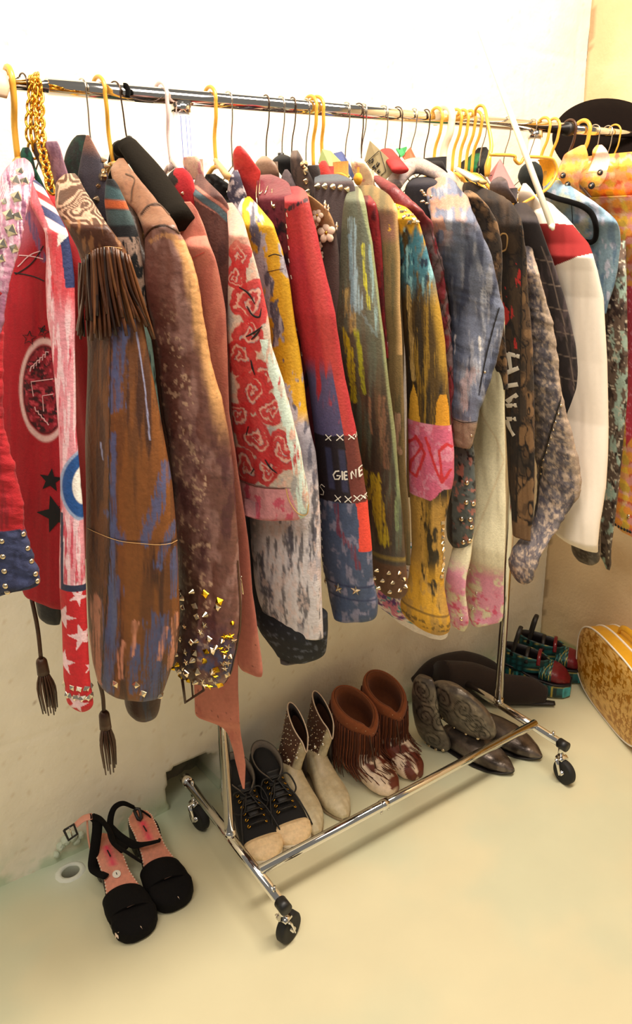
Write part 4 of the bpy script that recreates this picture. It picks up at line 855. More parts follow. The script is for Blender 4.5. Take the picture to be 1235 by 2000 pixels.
for cx, cy, r in ((640, 455, 19), (622, 421, 13), (618, 436, 9), (655, 443, 8), (636, 402, 9), (629, 498, 9), (641, 408, 7), (627, 480, 8)): flower(fs, cx, cy, r)
body(g, X + .03, 1.5, .95, (66, 56, 56), seed=16)
g, X = garment('grey_vest', 'grey wool collar tip right of the taupe shoulder hanger', 'vest', 560)
Loft('collar', [(331, 556, 562), (340, 550, 570), (360, 546, 578), (372, 550, 584), (400, 560, 584)], -.05, g, 'cloth', solid((118, 104, 106), .3, 4, 4)); body(g, X, 1.46, 1.0, (70, 62, 64), seed=17)
hb = HGO[519][0]; ht = Loft('shoulder_bar', [(305, 511, 520, -.01), (310, 503, 528), (322, 496, 540), (340, 498, 546), (352, 515, 546)], -.03, hb, 'leather', (142, 112, 92), k=.3, amp=.0005)
hb = HGO[548][0]; Loft('padded_bar', [(302, 545, 556, -.01), (306, 533, 572), (318, 527, 574), (336, 545, 574), (352, 556, 574)], -.02, hb, 'suede', (14, 12, 12), k=.4)
tube('neck_clip', [at(549, 299, y=-.005), at(549, 308, y=-.005)], .006, MT['blackp'], hb, 8)
hb = HGO[410][0]; tube('wooden_arm', [at(421, 313, y=-.02), at(444, 344, y=-.13)], [.004, .006], MT['wood'], hb, 8)

# --- teal/green streaked sleeve
g, X = garment('streaked_jacket', 'olive and grey-teal jacket with chartreuse brush streaks and a brown studded cuff', 'jacket', 640)
def pt(x, y):
    c = solid((92, 96, 78), .3, 8, 100, 5)(x, y); lo = sm(650, 800, y); c = mx(c, (96, 72, 48), sm(.42, .58, N(x, y, 10, 120, 6)) * (.3 + .6 * lo)); c = mx(c, (58, 44, 36), lo * sm(.5, .62, N(x, y, 12, 200, 8)) * .8)
    for pts, wd, cc, a in (([(690, 430), (692, 520), (702, 600)], 7, (150, 178, 186), .9), ([(684, 460), (690, 620)], 4, (120, 150, 160), .8), ([(722, 480), (730, 570), (736, 640)], 4, (140, 170, 170), .7), ([(709, 480), (712, 530), (722, 600)], 4, (204, 200, 40), .85), ([(672, 640), (684, 690), (690, 780)], 6, (216, 206, 40), .95), ([(694, 640), (706, 700), (712, 760)], 5, (180, 190, 40), .85), ([(680, 570), (688, 640)], 7, (176, 150, 86), .7), ([(734, 930), (742, 1000), (750, 1050)], 10, (196, 170, 36), .9), ([(712, 920), (720, 970)], 5, (180, 150, 40), .8), ([(745, 770), (755, 900)], 7, (150, 104, 76), .6), ([(778, 930), (776, 1020)], 5, (140, 160, 110), .8), ([(722, 770), (726, 840)], 2.5, (150, 110, 80), .8), ([(700, 600), (735, 650)], 3, (120, 140, 140), .5)):
        c = mx(c, cc, stroke(x, y, pts, wd, int(wd * 7), 1.5) * a)
    e = x - np.interp(y, [388, 476, 612, 753, 889, 1008], [706, 728, 745, 759, 775, 789]); c = mx(c, (150, 156, 110), sm(-7, -3, e) * (1 - sm(900, 1000, y)) * .7)
    c = mx(c, (78, 66, 56), sm(1050, 1075, y) * .8); c = mx(c, (170, 140, 60), band(y, 1076, 1084, 2) * .6); return mx(c, (104, 70, 48), sm(1090, 1096, y))
C3 = Loft('sleeve', [(364, 688, 698, -.16), (370, 682, 706, -.18), (388, 675, 712), (410, 671, 717), (442, 668, 722), (476, 666, 729), (544, 662, 737), (595, 656, 743), (646, 652, 749), (700, 658, 754), (753, 668, 760), (821, 682, 769), (889, 695, 776), (940, 703, 782), (1008, 712, 789), (1076, 718, 792), (1094, 722, 793), (1120, 726, 796), (1146, 732, 796), (1158, 740, 790), (1163, 750, 780)], -.235, g, 'paint', pt, k=.42, seed=31, amp=.004)
for x, y in ((738, 1112), (760, 1109), (779, 1106), (789, 1118), (749, 1128), (767, 1127), (780, 1140), (742, 1148), (762, 1147), (792, 1132), (733, 1132)): C3.stud(g, x, y, 5, 'cone', 'gilt')
body(g, X + .03, 1.46, .93, (70, 62, 46), y0=-.12, seed=18)

# --- burgundy, olive, black-yellow
g, X = garment('burgundy_jacket', 'slim strip of shiny burgundy leather sleeve right of the streaked sleeve', 'jacket', 668)
Loft('sleeve', [(382, 708, 722, -.17), (395, 706, 733), (420, 706, 739), (450, 710, 743), (500, 715, 747), (560, 722, 751), (620, 732, 754), (700, 744, 760)], -.2, g, 'leather', solid((132, 28, 34), .4, 8, 30, 5, (84, 16, 26)), k=.4, amp=.005)
body(g, X + .02, 1.46, .95, (80, 18, 26), seed=19)
g, X = garment('olive_jacket', 'bronze-olive satin jacket with a pinkish elbow and a cream frayed patch low down', 'jacket', 692)
def pt(x, y):
    c = solid((134, 108, 66), .35, 6, 80, 5)(x, y); c = mx(c, (92, 84, 56), sm(.45, .6, N(x, y, 6, 90, 6)) * .7); c = mx(c, (150, 96, 84), band(y, 415, 470, 12) * .7)
    c = mx(c, (222, 176, 116), sm(0, 10, x - np.interp(y, [410, 500, 660], [764, 772, 772])) * (y < 690) * .8); c = mx(c, (196, 150, 120), stroke(x, y, [(778, 810), (774, 870), (782, 880)], 6, 5, 1.6) * .9); return mx(c, (230, 170, 50), (N(x, y, 6, 6, 12, 2) > .86).astype(float) * (y < 460))
C4 = Loft('sleeve', [(362, 704, 728, -.13), (370, 702, 745, -.15), (388, 708, 764, -.18), (408, 720, 776), (440, 726, 780), (500, 730, 783), (600, 738, 782), (670, 750, 786), (800, 760, 790), (900, 770, 792), (1000, 774, 800), (1100, 782, 802)], -.21, g, 'cloth', pt, k=.4, seed=9, amp=.004)
Loft('collar', [(305, 688, 700, -.04), (312, 684, 708), (330, 686, 722), (350, 696, 730), (368, 704, 732)], -.09, g, 'cloth', lambda x, y: mx(solid((238, 214, 180), .12, 8, 10, 4)(x, y), (214, 130, 130), (N(x, y, 9, 9, 21, 2) > .7).astype(float) * .8), k=.3)
pm = Loft('pompom', [(338, 696, 704), (342, 691, 708), (350, 689, 710), (358, 693, 707), (361, 697, 703)], -.13, g, 'suede', solid((226, 158, 40), .3, 3, 3), k=.8, amp=.003, fold=(4, 4))
body(g, X + .02, 1.49, .93, (110, 90, 60), seed=20)
g, X = garment('tiedye_shirt', 'white shirt hem splashed with violet, pink and teal below the studded cuff', 'shirt', 700)
def pt(x, y):
    c = solid((232, 218, 212), .1, 10, 10)(x, y); c = mx(c, (208, 120, 150), sm(.5, .58, N(x, y, 14, 12, 5)) * (y < 1215)); c = mx(c, (96, 52, 120), sm(.6, .64, N(x, y, 10, 9, 6)) * (y < 1215)); return mx(c, (70, 150, 156), sm(.62, .66, N(x, y, 10, 9, 17)) * (y < 1215))
Loft('hem', [(1060, 740, 840), (1140, 730, 850), (1180, 727, 862), (1195, 730, 868), (1208, 745, 872), (1220, 768, 874), (1232, 782, 872), (1240, 805, 862)], -.13, g, 'paint', pt, k=.2, amp=.005, th=62)
body(g, X + .02, 1.47, .90, (226, 214, 206), seed=21)
g, X = garment('golden_painted_jacket', 'gold and black painted jacket with turquoise shoulder and a pink band scrawled with red', 'jacket', 720)
def pt(x, y):
    c = solid((84, 62, 30), .4, 7, 120, 5)(x, y); xl = np.interp(y, [452, 544, 668, 821, 1008, 1186], [778, 788, 795, 796, 802, 782]); xr = np.interp(y, [452, 544, 668, 821, 1008, 1186], [815, 849, 868, 880, 866, 876]); t = (x - xl) / (xr - xl)
    c = mx(c, (42, 34, 26), sm(.5, .6, N(x, y, 10, 130, 6)) * .85); c = mx(c, (168, 128, 44), sm(.55, .68, N(x, y, 5, 120, 7)) * .8)
    c = mx(c, (196, 150, 50), sm(.72, .9, t) * (1 - sm(680, 760, y)) * .8)
    top = 1 - sm(520, 600, y); c = mx(c, (66, 120, 136), top * sm(.35, .5, N(x, y, 12, 50, 8))); c = mx(c, (150, 200, 206), top * sm(.58, .66, N(x, y, 7, 40, 9)) * .9); c = mx(c, (32, 50, 70), top * sm(.62, .68, N(x, y, 8, 30, 10)))
    c = mx(c, (226, 164, 36), (1 - sm(440, 458, y + 8 * np.sin(x * .35)))); c = mx(c, (220, 180, 110), stroke(x, y, [(800, 560), (804, 660), (808, 740)], 4, 3, 1) * .8)
    c = mx(c, (222, 164, 56), inpoly(x, y, [(798, 840), (801, 775), (808, 748), (815, 775), (822, 840)])); c = mx(c, (218, 150, 40), inpoly(x, y, [(850, 830), (852, 780), (860, 762), (872, 764), (877, 790), (879, 830)])); 
    lo = sm(950, 985, y); c = mx(c, (192, 146, 66), lo * (.85 - .7 * band(t, .46, .64, .05) * (y < 1100))); c = mx(c, (54, 44, 24), lo * sm(.56, .66, N(x, y, 12, 50, 12)) * band(y, 960, 1180, 10) * (t > .3)); c = mx(c, (214, 158, 40), sm(1080, 1130, y) * sm(.4, .5, N(x, y, 16, 30, 19)) * .8)
    c = mx(c, (90, 66, 30), band(np.abs((y - 1183) * 1.0), 0, 2, 1) * .7); c = mx(c, (60, 46, 26), band(y, 1196, 1212, 2) * (N(x, y, 6, 5, 3) > .55) * .7)
    pk = ((y > 822) & (y < 968 - 25 * sm(840, 870, x))).astype(float); c = mx(c, (214, 100, 130), pk * .92); c = mx(c, (226, 150, 170), pk * sm(.5, .6, N(x, y, 14, 20, 33)) * .7)
    for p_ in ([(798, 868), (812, 852), (824, 866), (802, 905), (800, 925), (812, 930), (830, 880), (812, 855)], [(832, 850), (852, 905), (864, 930), (880, 905)], [(864, 862), (872, 856), (882, 862)], [(864, 925), (858, 870), (872, 858)]): c = mx(c, (206, 50, 56), pk * stroke(x, y, p_, 3, 8, .5))
    return c
C5 = Loft('sleeve', [(384, 738, 752, -.12), (392, 742, 768, -.14), (408, 748, 795, -.18), (425, 758, 812), (440, 768, 819), (452, 772, 823), (470, 776, 829), (493, 780, 835), (544, 784, 850), (600, 788, 859), (668, 791, 869), (736, 793, 875), (770, 794, 878), (821, 796, 881), (872, 797, 886), (923, 798, 886), (957, 799, 879), (1008, 802, 868), (1076, 803, 864), (1135, 797, 867), (1165, 788, 872), (1190, 780, 878), (1206, 780, 879), (1218, 790, 877), (1226, 806, 868)], -.235, g, 'paint', pt, step=1.9, k=.45, seed=37, amp=.0045)
for i, (x, y) in enumerate(((762, 399), (770, 402), (774, 410), (781, 408), (786, 416), (793, 414), (797, 423), (804, 422), (808, 431), (814, 434), (800, 434), (790, 425))): C5.stud(g, x, y, 4.4, 'cone' if i % 2 else 'pyramid', 'gilt')
for (x, y) in ((868, 1010), (872, 1024), (866, 1038), (874, 1050), (868, 1064), (872, 1080), (864, 1092), (870, 1102), (862, 1112)): C5.stud(g, min(x, 864), y, 4.2, 'pyramid', 'gilt', spin=y)
body(g, X + .03, 1.46, .88, (96, 72, 34), y0=-.12, seed=22)

# --- wine leather / plaid
g, X = garment('wine_leather_jacket', 'wine red leather jacket with criss-cross quilting, shoulder rolled like a rope', 'jacket', 738)
def pt(x, y):
    c = solid((116, 42, 46), .35, 10, 20, 4)(x, y); c = mx(c, (150, 66, 66), band((x + y) % 17, 4, 9, 2) * .4 * (y < 430)); lo = sm(430, 470, y); c = mx(c, (118, 98, 98), lo * sm(.42, .5, N(x, y, 12, 30, 6)) * .9); c = mx(c, (128, 36, 48), lo * sm(.55, .62, N(x, y, 8, 24, 9)) * .8)
    return mx(c, (40, 24, 28), lo * np.maximum(1 - sm(.6, 1.6, np.abs((x * 1.4 + y * .62) % 34 - 17)), 1 - sm(.6, 1.6, np.abs((x * 1.6 - y * .5) % 38 - 19))))
Loft('sleeve', [(343, 728, 740, -.1), (350, 730, 752, -.12), (365, 742, 778, -.15), (385, 760, 798, -.17), (400, 775, 814, -.19), (415, 790, 828), (440, 805, 846), (480, 820, 857), (520, 832, 866), (600, 845, 878), (646, 852, 881), (760, 866, 887), (870, 878, 892)], -.2, g, 'leather', pt, k=.5, seed=8, amp=.006, fold=(20, 24))
body(g, X + .02, 1.47, .95, (80, 32, 38), seed=23)

# --- cards, small colourful things near the rail
def card(name, rail_px, poly, y, rgb, label, cat, th=.0012, par=None, lines=()):
    """a folded card / slab standing in the plane of its hanger; poly is read at depth y and the far corners lie deeper"""
    P = np.array([at(px, py, y=yy) for (px, py, yy) in poly]); c = P.mean(0)
    e = par or empty(name, tuple(P[0]), label, cat)
    bm = bmesh.new(); n = np.cross(P[1] - P[0], P[2] - P[0]); n /= np.linalg.norm(n)
    a = [bm.verts.new(p + n * th) for p in P]; b = [bm.verts.new(p - n * th) for p in P]; bm.faces.new(a); bm.faces.new(b[::-1])
    for i in range(len(P)): j = (i + 1) % len(P); bm.faces.new((a[j], a[i], b[i], b[j]))
    bmesh.ops.recalc_face_normals(bm, faces=bm.faces[:]); me = bpy.data.meshes.new('m'); bm.to_mesh(me); bm.free()
    o = link('sheet', me, mat('card_' + name, rgb, .75, noise=.06), e, smooth=False)
    A = np.array([(px, py, 1) for px, py, _ in poly], float); cf = np.linalg.lstsq(A, np.array([q[2] for q in poly]), rcond=None)[0]
    for pts in lines:
        Q = [at(px, py, y=float(cf @ np.array([px, py, 1])) - .004) for px, py in pts]
        tube('printed_line', Q, .0007 if len(pts) > 2 else .0011, MT['black'], e, 5)
    return e
card('card_cover', 700, [(723, 275, -.02), (769, 318, -.06), (768, 338, -.06), (752, 352, -.05), (711, 319, -.01)], 0, (160, 142, 104), 'olive card hanger cover printed with dark lettering inside a ruled box', 'card',
     lines=([(714, 319), (740, 295), (743, 296), (754, 334), (744, 343)], [(720, 318), (723, 312)], [(723, 312), (726, 317), (722, 320)], [(726, 313), (729, 309)], [(727, 318), (730, 311)], [(735, 322), (738, 316), (741, 321)], [(736, 326), (742, 318)], [(727, 328), (733, 322)], [(728, 331), (731, 325), (735, 328)], [(737, 336), (741, 331)], [(738, 338), (743, 335)], [(731, 325), (734, 331)]))
card('card_cover', 676, [(629, 292, -.01), (646, 296, -.02), (668, 318, -.05), (684, 345, -.08), (678, 352, -.07), (655, 350, -.06), (622, 318, -.01)], 0, (146, 158, 100), 'light green curved card cover left of the blue block', 'card', lines=([(632, 322), (640, 316), (645, 332)],))
card('card_cover', 680, [(654, 302, .03), (670, 298, .01), (692, 338, -.05), (690, 350, -.05), (660, 320, .01)], 0, (84, 96, 150), 'small slate-blue block behind the light green card', 'card', th=.004)
card('card_cover', 776, [(802, 288, -.01), (818, 320, -.05), (800, 322, -.04), (786, 306, .0)], 0, (186, 96, 62), 'rust-coloured triangular card cover above the denim collar', 'card')
card('card_cover', 991, [(977, 311, .0), (985, 326, -.02), (1010, 374, -.07), (996, 378, -.06), (960, 356, -.03), (953, 345, .02)], 0, (196, 120, 118), 'dusty pink card cover under the raised yellow hanger', 'card', lines=([(958, 343), (982, 337), (985, 372)],))
card('paper_tag', 780, [(774, 292, 0), (786, 291, 0), (795, 288, -.01), (790, 300, -.01), (783, 306, -.01)], 0, (60, 150, 84), 'crumpled bright green paper tag above the red padded hanger', 'tag', th=.002)
hb = HGO[748][0]; tube('padded_bar', [at(755, 296, y=-.0), at(782, 332, y=-.1)], [.015, .017], mat('red_padding', (176, 40, 38), .7), hb, 14, flat=.45)
hb = HGO[832][0]; Loft('flat_bar', [(308, 835, 858, -.02), (313, 822, 864), (325, 812, 868), (340, 820, 876)], -.05, hb, 'suede', (26, 20, 18), k=.3)
g, X = garment('red_knit', 'small bright red knitted collar poking out above the studded yoke', 'top', 604)
Loft('collar', [(314, 628, 636), (320, 622, 640), (335, 618, 646), (344, 616, 650), (360, 620, 655)], -.09, g, 'cloth', solid((206, 58, 50), .2)); Loft('trim', [(338, 645, 668), (344, 640, 682), (352, 650, 684)], -.10, g, 'cloth', solid((230, 160, 60), .3, 3, 3)); body(g, X, 1.45, 1.0, (150, 40, 40), seed=24)

# --- blue denim jacket
g, X = garment('blue_denim_jacket', 'faded blue denim jacket with a bent elbow and a wide pale curling collar', 'jacket', 800)
def dn(x, y, s=3):
    c = solid((112, 118, 138), .25, 12, 60, s)(x, y); c = mx(c, (58, 62, 84), sm(.5, .66, N(x, y, 14, 70, s + 1)) * .8); return mx(c, (176, 174, 180), sm(.56, .7, N(x, y, 8, 60, s + 2)) * .6)
def pt(x, y):
    c = dn(x, y); xl = np.interp(y, [365, 469, 571, 700, 860], [842, 852, 878, 882, 888]); xr = np.interp(y, [365, 469, 571, 616, 719, 860], [892, 944, 974, 986, 965, 926]); t = (x - xl) / (xr - xl)
    c = mx(c, (186, 138, 112), sm(.42, .56, N(x, y, 16, 22, 7)) * (1 - sm(420, 520, y + (x - 860) * .9)) * .9)
    c = mx(c, (54, 62, 86), band(t, .05, .3, .08) * (y > 480) * .55); c = mx(c, (196, 196, 204), stroke(x, y, [(946, 560), (945, 620), (936, 720)], 5, 4, 1.4) * .7)
    c = mx(c, (200, 190, 190), inpoly(x, y, [(888, 655), (892, 655), (890, 700)])); c = mx(c, (230, 222, 214), stroke(x, y, [(936, 655), (938, 675)], 4, 4, .8) * .8); c = mx(c, (176, 150, 150), stroke(x, y, [(925, 720), (905, 760), (908, 790)], 9, 6, 1.4) * .7)
    c = mx(c, (52, 52, 64), 1 - sm(.8, 2.2, dl(x, y, [(972, 600), (950, 680), (936, 765)]))); c = mx(c, (60, 66, 88), stroke(x, y, [(978, 640), (958, 720), (944, 760)], 6, 8, 1.5) * .7)
    return mx(c, (158, 128, 98), sm(816, 822, y) * .85)
D1 = Loft('sleeve', [(346, 852, 876, -.12), (352, 846, 884, -.13), (365, 838, 895, -.15), (388, 835, 911, -.18), (410, 836, 920, -.2), (428, 840, 928), (469, 848, 945), (510, 860, 962), (545, 868, 970), (571, 874, 976), (600, 878, 986), (622, 879, 989), (651, 880, 983), (680, 880, 976), (719, 881, 966), (763, 880, 951), (790, 880, 936), (818, 884, 931), (845, 886, 927), (866, 888, 924), (873, 892, 918)], -.235, g, 'denim', pt, k=.42, seed=41, amp=.006, fold=(26, 90), wr=.002)
D1.ribbon('arm_seam', g, [(974, 596), (962, 640), (950, 690), (938, 750)], 1.6, 'blackst'); D1.ribbon('cuff_seam', g, [(886, 820), (905, 822), (929, 817)], 1.4, 'blackst')
D1.stud(g, 947, 720, 2.6, 'dome', 'gilt', 'button'); D1.stud(g, 921, 846, 2.6, 'dome', 'gilt', 'button')
def pt(x, y): return mx(solid((182, 162, 150), .2, 12, 12, 5)(x, y), (120, 112, 124), sm(.5, .62, N(x, y, 18, 14, 6)) * .6)
cp = [at(*p) for p in ((770, 362, -.07), (780, 344, -.06), (797, 328, -.04), (818, 324, -.05), (840, 332, -.07), (862, 344, -.11), (884, 362, -.15))]
me = tubemesh(np.array(cp), [.016, .019, .020, .019, .016, .014, .010], 16, 8, .8); V = np.zeros(len(me.vertices) * 3, np.float32); me.vertices.foreach_get('co', V); V = V.reshape(-1, 3); setcol(me, pt(V[:, 0] * 1500., V[:, 2] * 1500.)); link('collar', me, MT['denim'], g)
Loft('lining', [(346, 806, 842, -.05), (355, 795, 856), (372, 790, 862), (400, 798, 862), (460, 815, 866), (560, 850, 882), (700, 868, 890)], -.1, g, 'cloth', lambda x, y: mx(solid((40, 36, 44), .3)(x, y), (136, 100, 84), sm(.55, .65, N(x, y, 14, 40, 8)) * (y > 420) * .7), k=.3)
for i in range(14):
    x, y = 818 + R.uniform(0, 34), 372 + R.uniform(0, 34); P = at(x, y, y=-.155); place('bead', ST[('dome', 'gilt')], Matrix.Translation(Vector(P)) @ Matrix.Scale(.0035, 4), g)
body(g, X + .04, 1.5, 1.0, (66, 70, 88), 'denim', y0=-.12, seed=25)
g, X = garment('studded_patch_jacket', 'grey-green flowered sleeve end with rows of dome studs under the denim cuff', 'jacket', 760)
def pt(x, y):
    c = solid((88, 94, 92), .3, 8, 16, 4)(x, y); c = mx(c, (30, 26, 28), sm(.55, .62, N(x, y, 9, 12, 5)) * (1 - sm(930, 960, y) * .4)); c = mx(c, (176, 110, 96), sm(.6, .66, N(x, y, 8, 10, 6)) * .8); return mx(c, (34, 24, 26), (x < 884 + (y - 1000) * .02).astype(float) * (y > 925))
D2 = Loft('sleeve', [(850, 886, 922), (880, 884, 926), (920, 878, 928), (957, 874, 931), (1000, 872, 930), (1040, 871, 926), (1060, 874, 920), (1070, 884, 912)], -.205, g, 'leather', pt, k=.5, seed=4)
for x, y in ((912, 936), (911, 973), (902, 1006), (919, 1005), (905, 1051), (918, 1047), (921, 1020), (925, 975)): D2.stud(g, x, y, 5, 'dome', 'gilt')
body(g, X + .03, 1.45, 1.0, (60, 60, 60), seed=26)

# --- cream shirt
g, X = garment('cream_shirt', 'long cream cotton shirt with pink tie-dye at its cuffs', 'shirt', 815)
def pt(x, y):
    c = solid((216, 206, 172), .08, 14, 40, 5)(x, y); c = mx(c, (216, 124, 164), sm(.42, .58, N(x, y, 14, 14, 6) + .12 * band(x, 940, 978, 12)) * sm(1085, 1120, y) * .8); c = mx(c, (206, 60, 100), sm(.6, .68, N(x, y, 8, 6, 7)) * sm(1130, 1170, y) * .8)
    return mx(c, (196, 170, 130), (1 - sm(.5, 3, dl(x, y, [(934, 800), (968, 850), (985, 890), (950, 980), (922, 1060)]))) * .5)
D3 = Loft('front', [(600, 930, 980), (640, 930, 982), (700, 928, 985), (770, 924, 987), (889, 920, 989), (950, 912, 988), (1008, 903, 988), (1062, 888, 988), (1090, 890, 987), (1118, 902, 987), (1160, 907, 986), (1196, 911, 985), (1205, 914, 975), (1214, 917, 950), (1221, 922, 935)], -.19, g, 'cloth', pt, k=.3, seed=43, amp=.009, fold=(36, 200))
D4 = Loft('cuff', [(1040, 895, 925), (1080, 884, 920), (1120, 873, 910), (1150, 869, 908), (1200, 871, 915), (1215, 875, 914), (1226, 884, 908)], -.215, g, 'cloth', pt, k=.35, seed=45)
D4.stud(g, 902, 1200, 4, 'dome', 'gilt', 'button'); D3.stud(g, 927, 1189, 3.6, 'dome', 'nail', 'button'); D3.stud(g, 918, 1112, 4, 'dome', 'nail', 'button'); D3.stud(g, 934, 1154, 3, 'dome', 'nail', 'button')
body(g, X + .04, 1.4, 1.02, (200, 190, 160), seed=27)

# --- camouflage jacket
g, X = garment('camouflage_jacket', 'brown camouflage jacket with big cream letters painted down its front', 'jacket', 880)
def cam(x, y, s=5, sx=15, sy=20):
    c = solid((92, 68, 46), .2, 10, 30, s)(x, y); n = N(x, y, sx, sy, s + 1, 2); c = mx(c, (128, 96, 64), sm(.52, .55, n)); c = mx(c, (56, 44, 34), 1 - sm(.36, .39, n)); m2 = N(x, y, sx, sy, s + 9, 2)
    return mx(c, (24, 16, 14), band(m2, .46, .52, .012) + band(n, .40, .425, .008))
D5 = Loft('sleeve', [(372, 908, 918, -.14), (378, 905, 930), (400, 908, 952), (435, 918, 972), (476, 925, 983), (520, 935, 984), (561, 942, 981), (646, 955, 986), (760, 970, 992)], -.22, g, 'cloth', cam, k=.45, seed=47, amp=.005)
def pt(x, y):
    c = cam(x, y, 15, 17, 34); xm = np.interp(y, [600, 822, 1000], [1016, 1012, 1008]); c = mx(c, (34, 24, 20), (x < xm).astype(float) * .8); c = mx(c, (196, 44, 40), (N(x, y, 12, 34, 71) > .66) * (x < xm + 3) * (y < 680) * (y > 500)); c = mx(c, (26, 18, 14), 1 - sm(1, 2.4, np.abs(x - xm - 2)))
    return mx(c, (118, 90, 62), sm(1018, 1022, y))
D6 = Loft('front', [(356, 908, 922, -.08), (364, 904, 938, -.1), (378, 908, 968, -.13), (390, 912, 990, -.16), (408, 925, 1009, -.18), (440, 945, 1020), (500, 965, 1030), (600, 980, 1036), (700, 984, 1042), (822, 986, 1045), (940, 992, 1048), (1010, 998, 1040), (1024, 999, 1037), (1050, 1001, 1036)], -.205, g, 'cloth', pt, k=.3, seed=49, amp=.005, fold=(14, 240))
D6.ribbons('painted_letter', g, [[(992, 692), (1016, 694)], [(993, 690), (998, 726)], [(989, 731), (1014, 716)], [(989, 757), (1013, 748)], [(1012, 768), (990, 788)], [(989, 796), (1011, 789)], [(990, 822), (1010, 816)], [(990, 824), (994, 836), (1000, 844), (1006, 850)]], 8, 'white', 3)
D6.ribbon('hood_cord', g, [(976, 466), (984, 456), (992, 462), (990, 484), (982, 490), (978, 478)], 3, 'tan', 5)
Loft('fur_cuff', [(640, 964, 978), (660, 962, 980), (690, 968, 982)], -.19, g, 'suede', (60, 46, 34))
body(g, X + .05, 1.5, 1.03, (60, 46, 36), y0=-.12, seed=28)
for hp, q in ((903, ((893, 330), (930, 352))), (917, ((905, 334), (945, 356)))):
    tube('flat_arm', [at(*q[0], y=-.04), at(*q[1], y=-.14)], [.007, .008], MT['whitep' if hp == 903 else 'wood'], HGO[hp][0], 10, flat=.6)
g, X = garment('fur_scarf', 'black fluffy scarf with a green lining glimpsed behind the four amber hangers', 'scarf', 940)
Loft('scarf', [(288, 934, 950), (296, 925, 956), (310, 905, 960), (330, 885, 958), (350, 900, 950), (362, 920, 950)], .03, g, 'suede', lambda x, y: mx(solid((20, 18, 18), .4, 5, 5)(x, y), (26, 110, 62), ((np.abs(x - 922 + (y - 320) * .3) < 11) & (y > 300)).astype(float) * .9), k=.4, amp=.006, fold=(10, 12))

# --- acid wash
g, X = garment('acid_wash_jacket', 'grey acid-washed denim jacket with a pointed elbow and studded seam', 'jacket', 930)
def pt(x, y):
    c = solid((104, 96, 98), .3, 3, 4, 5)(x, y); c = mx(c, (190, 166, 144), sm(.44, .62, N(x, y, 5, 6, 6, 5)) * .8); c = mx(c, (66, 62, 76), sm(.5, .64, N(x, y, 6, 9, 7, 5)) * .75); c = mx(c, (212, 184, 156), band(x - np.interp(y, [493, 668, 872, 930], [1046, 1083, 1120, 1132]), -9, 6, 3) * .45)
    return mx(c, (52, 44, 44), 1 - sm(.8, 2.4, dl(x, y, [(1097, 768), (1075, 840), (1052, 920), (1048, 1000)])))
D7 = Loft('sleeve', [(480, 1018, 1038, -.18), (531, 1024, 1053), (595, 1028, 1070), (668, 1032, 1088), (753, 1036, 1098), (821, 1040, 1112), (872, 1042, 1125), (915, 1044, 1135), (934, 1045, 1137), (958, 1046, 1131), (984, 1045, 1113), (1025, 1040, 1089), (1050, 1024, 1073), (1076, 1000, 1057), (1105, 990, 1047), (1122, 994, 1042), (1132, 1000, 1036), (1138, 1010, 1026)], -.225, g, 'denim', pt, k=.42, seed=53, amp=.005, fold=(30, 120), wr=.003)
D7.ribbon('arm_seam', g, [(1095, 775), (1078, 838), (1060, 905), (1050, 960), (1047, 1010)], 2, 'blackst')
for i in range(10): D7.stud(g, 1096 - i * 4.6, 785 + i * 16, 2.6, 'dome', 'gilt', 'rivet')
body(g, X + .05, 1.45, 1.02, (84, 78, 80), 'denim', y0=-.12, seed=29)

# --- black grid
g, X = garment('grid_jacket', 'charcoal jacket with a pale windowpane grid and pointed dark elbow', 'jacket', 965)
def pt(x, y):
    c = solid((50, 42, 44), .3, 10, 40, 5)(x, y); c = mx(c, (96, 80, 82), sm(.5, .62, N(x, y, 8, 40, 6)) * .6 * (y > 500)); xr = np.interp(y, [428, 527, 629, 743], [1050, 1087, 1114, 1133])
    g_ = np.maximum(1 - sm(.5, 1.4, np.abs(((xr - x) % 24) - 12)), 1 - sm(.5, 1.4, np.abs((y - .18 * (x - 1050)) % 44 - 22))); c = mx(c, (168, 146, 130), g_ * (y > 480) * (y < 760) * .6)
    return mx(c, (34, 32, 40), sm(765, 800, y + (1130 - x) * .8) * .9)
D8 = Loft('sleeve', [(396, 1006, 1026, -.12), (404, 1002, 1036, -.14), (418, 1004, 1048, -.17), (430, 1008, 1053), (476, 1022, 1069), (527, 1036, 1088), (578, 1046, 1102), (629, 1056, 1115), (668, 1064, 1125), (743, 1078, 1135), (790, 1085, 1144), (824, 1090, 1151), (842, 1095, 1151), (862, 1108, 1143), (878, 1118, 1135), (888, 1123, 1129)], -.2, g, 'cloth', pt, k=.4, seed=55, amp=.004)
D8.ribbon('flap_stitch', g, [(1133, 770), (1126, 800), (1118, 830)], 2, 'tan', 4)
Loft('cuff', [(977, 1117, 1124), (986, 1108, 1131), (996, 1096, 1136), (1008, 1090, 1124), (1018, 1086, 1110), (1026, 1086, 1098)], -.17, g, 'cloth', solid((56, 46, 42), .3, 8, 8, 4, (84, 74, 62)), k=.5)
Loft('collar', [(345, 972, 980, -.05), (350, 960, 990), (368, 955, 994), (385, 965, 1005), (398, 985, 1012)], -.1, g, 'suede', solid((96, 84, 86), .4, 4, 5), k=.35)
body(g, X + .05, 1.45, 1.0, (44, 38, 42), y0=-.12, seed=30)

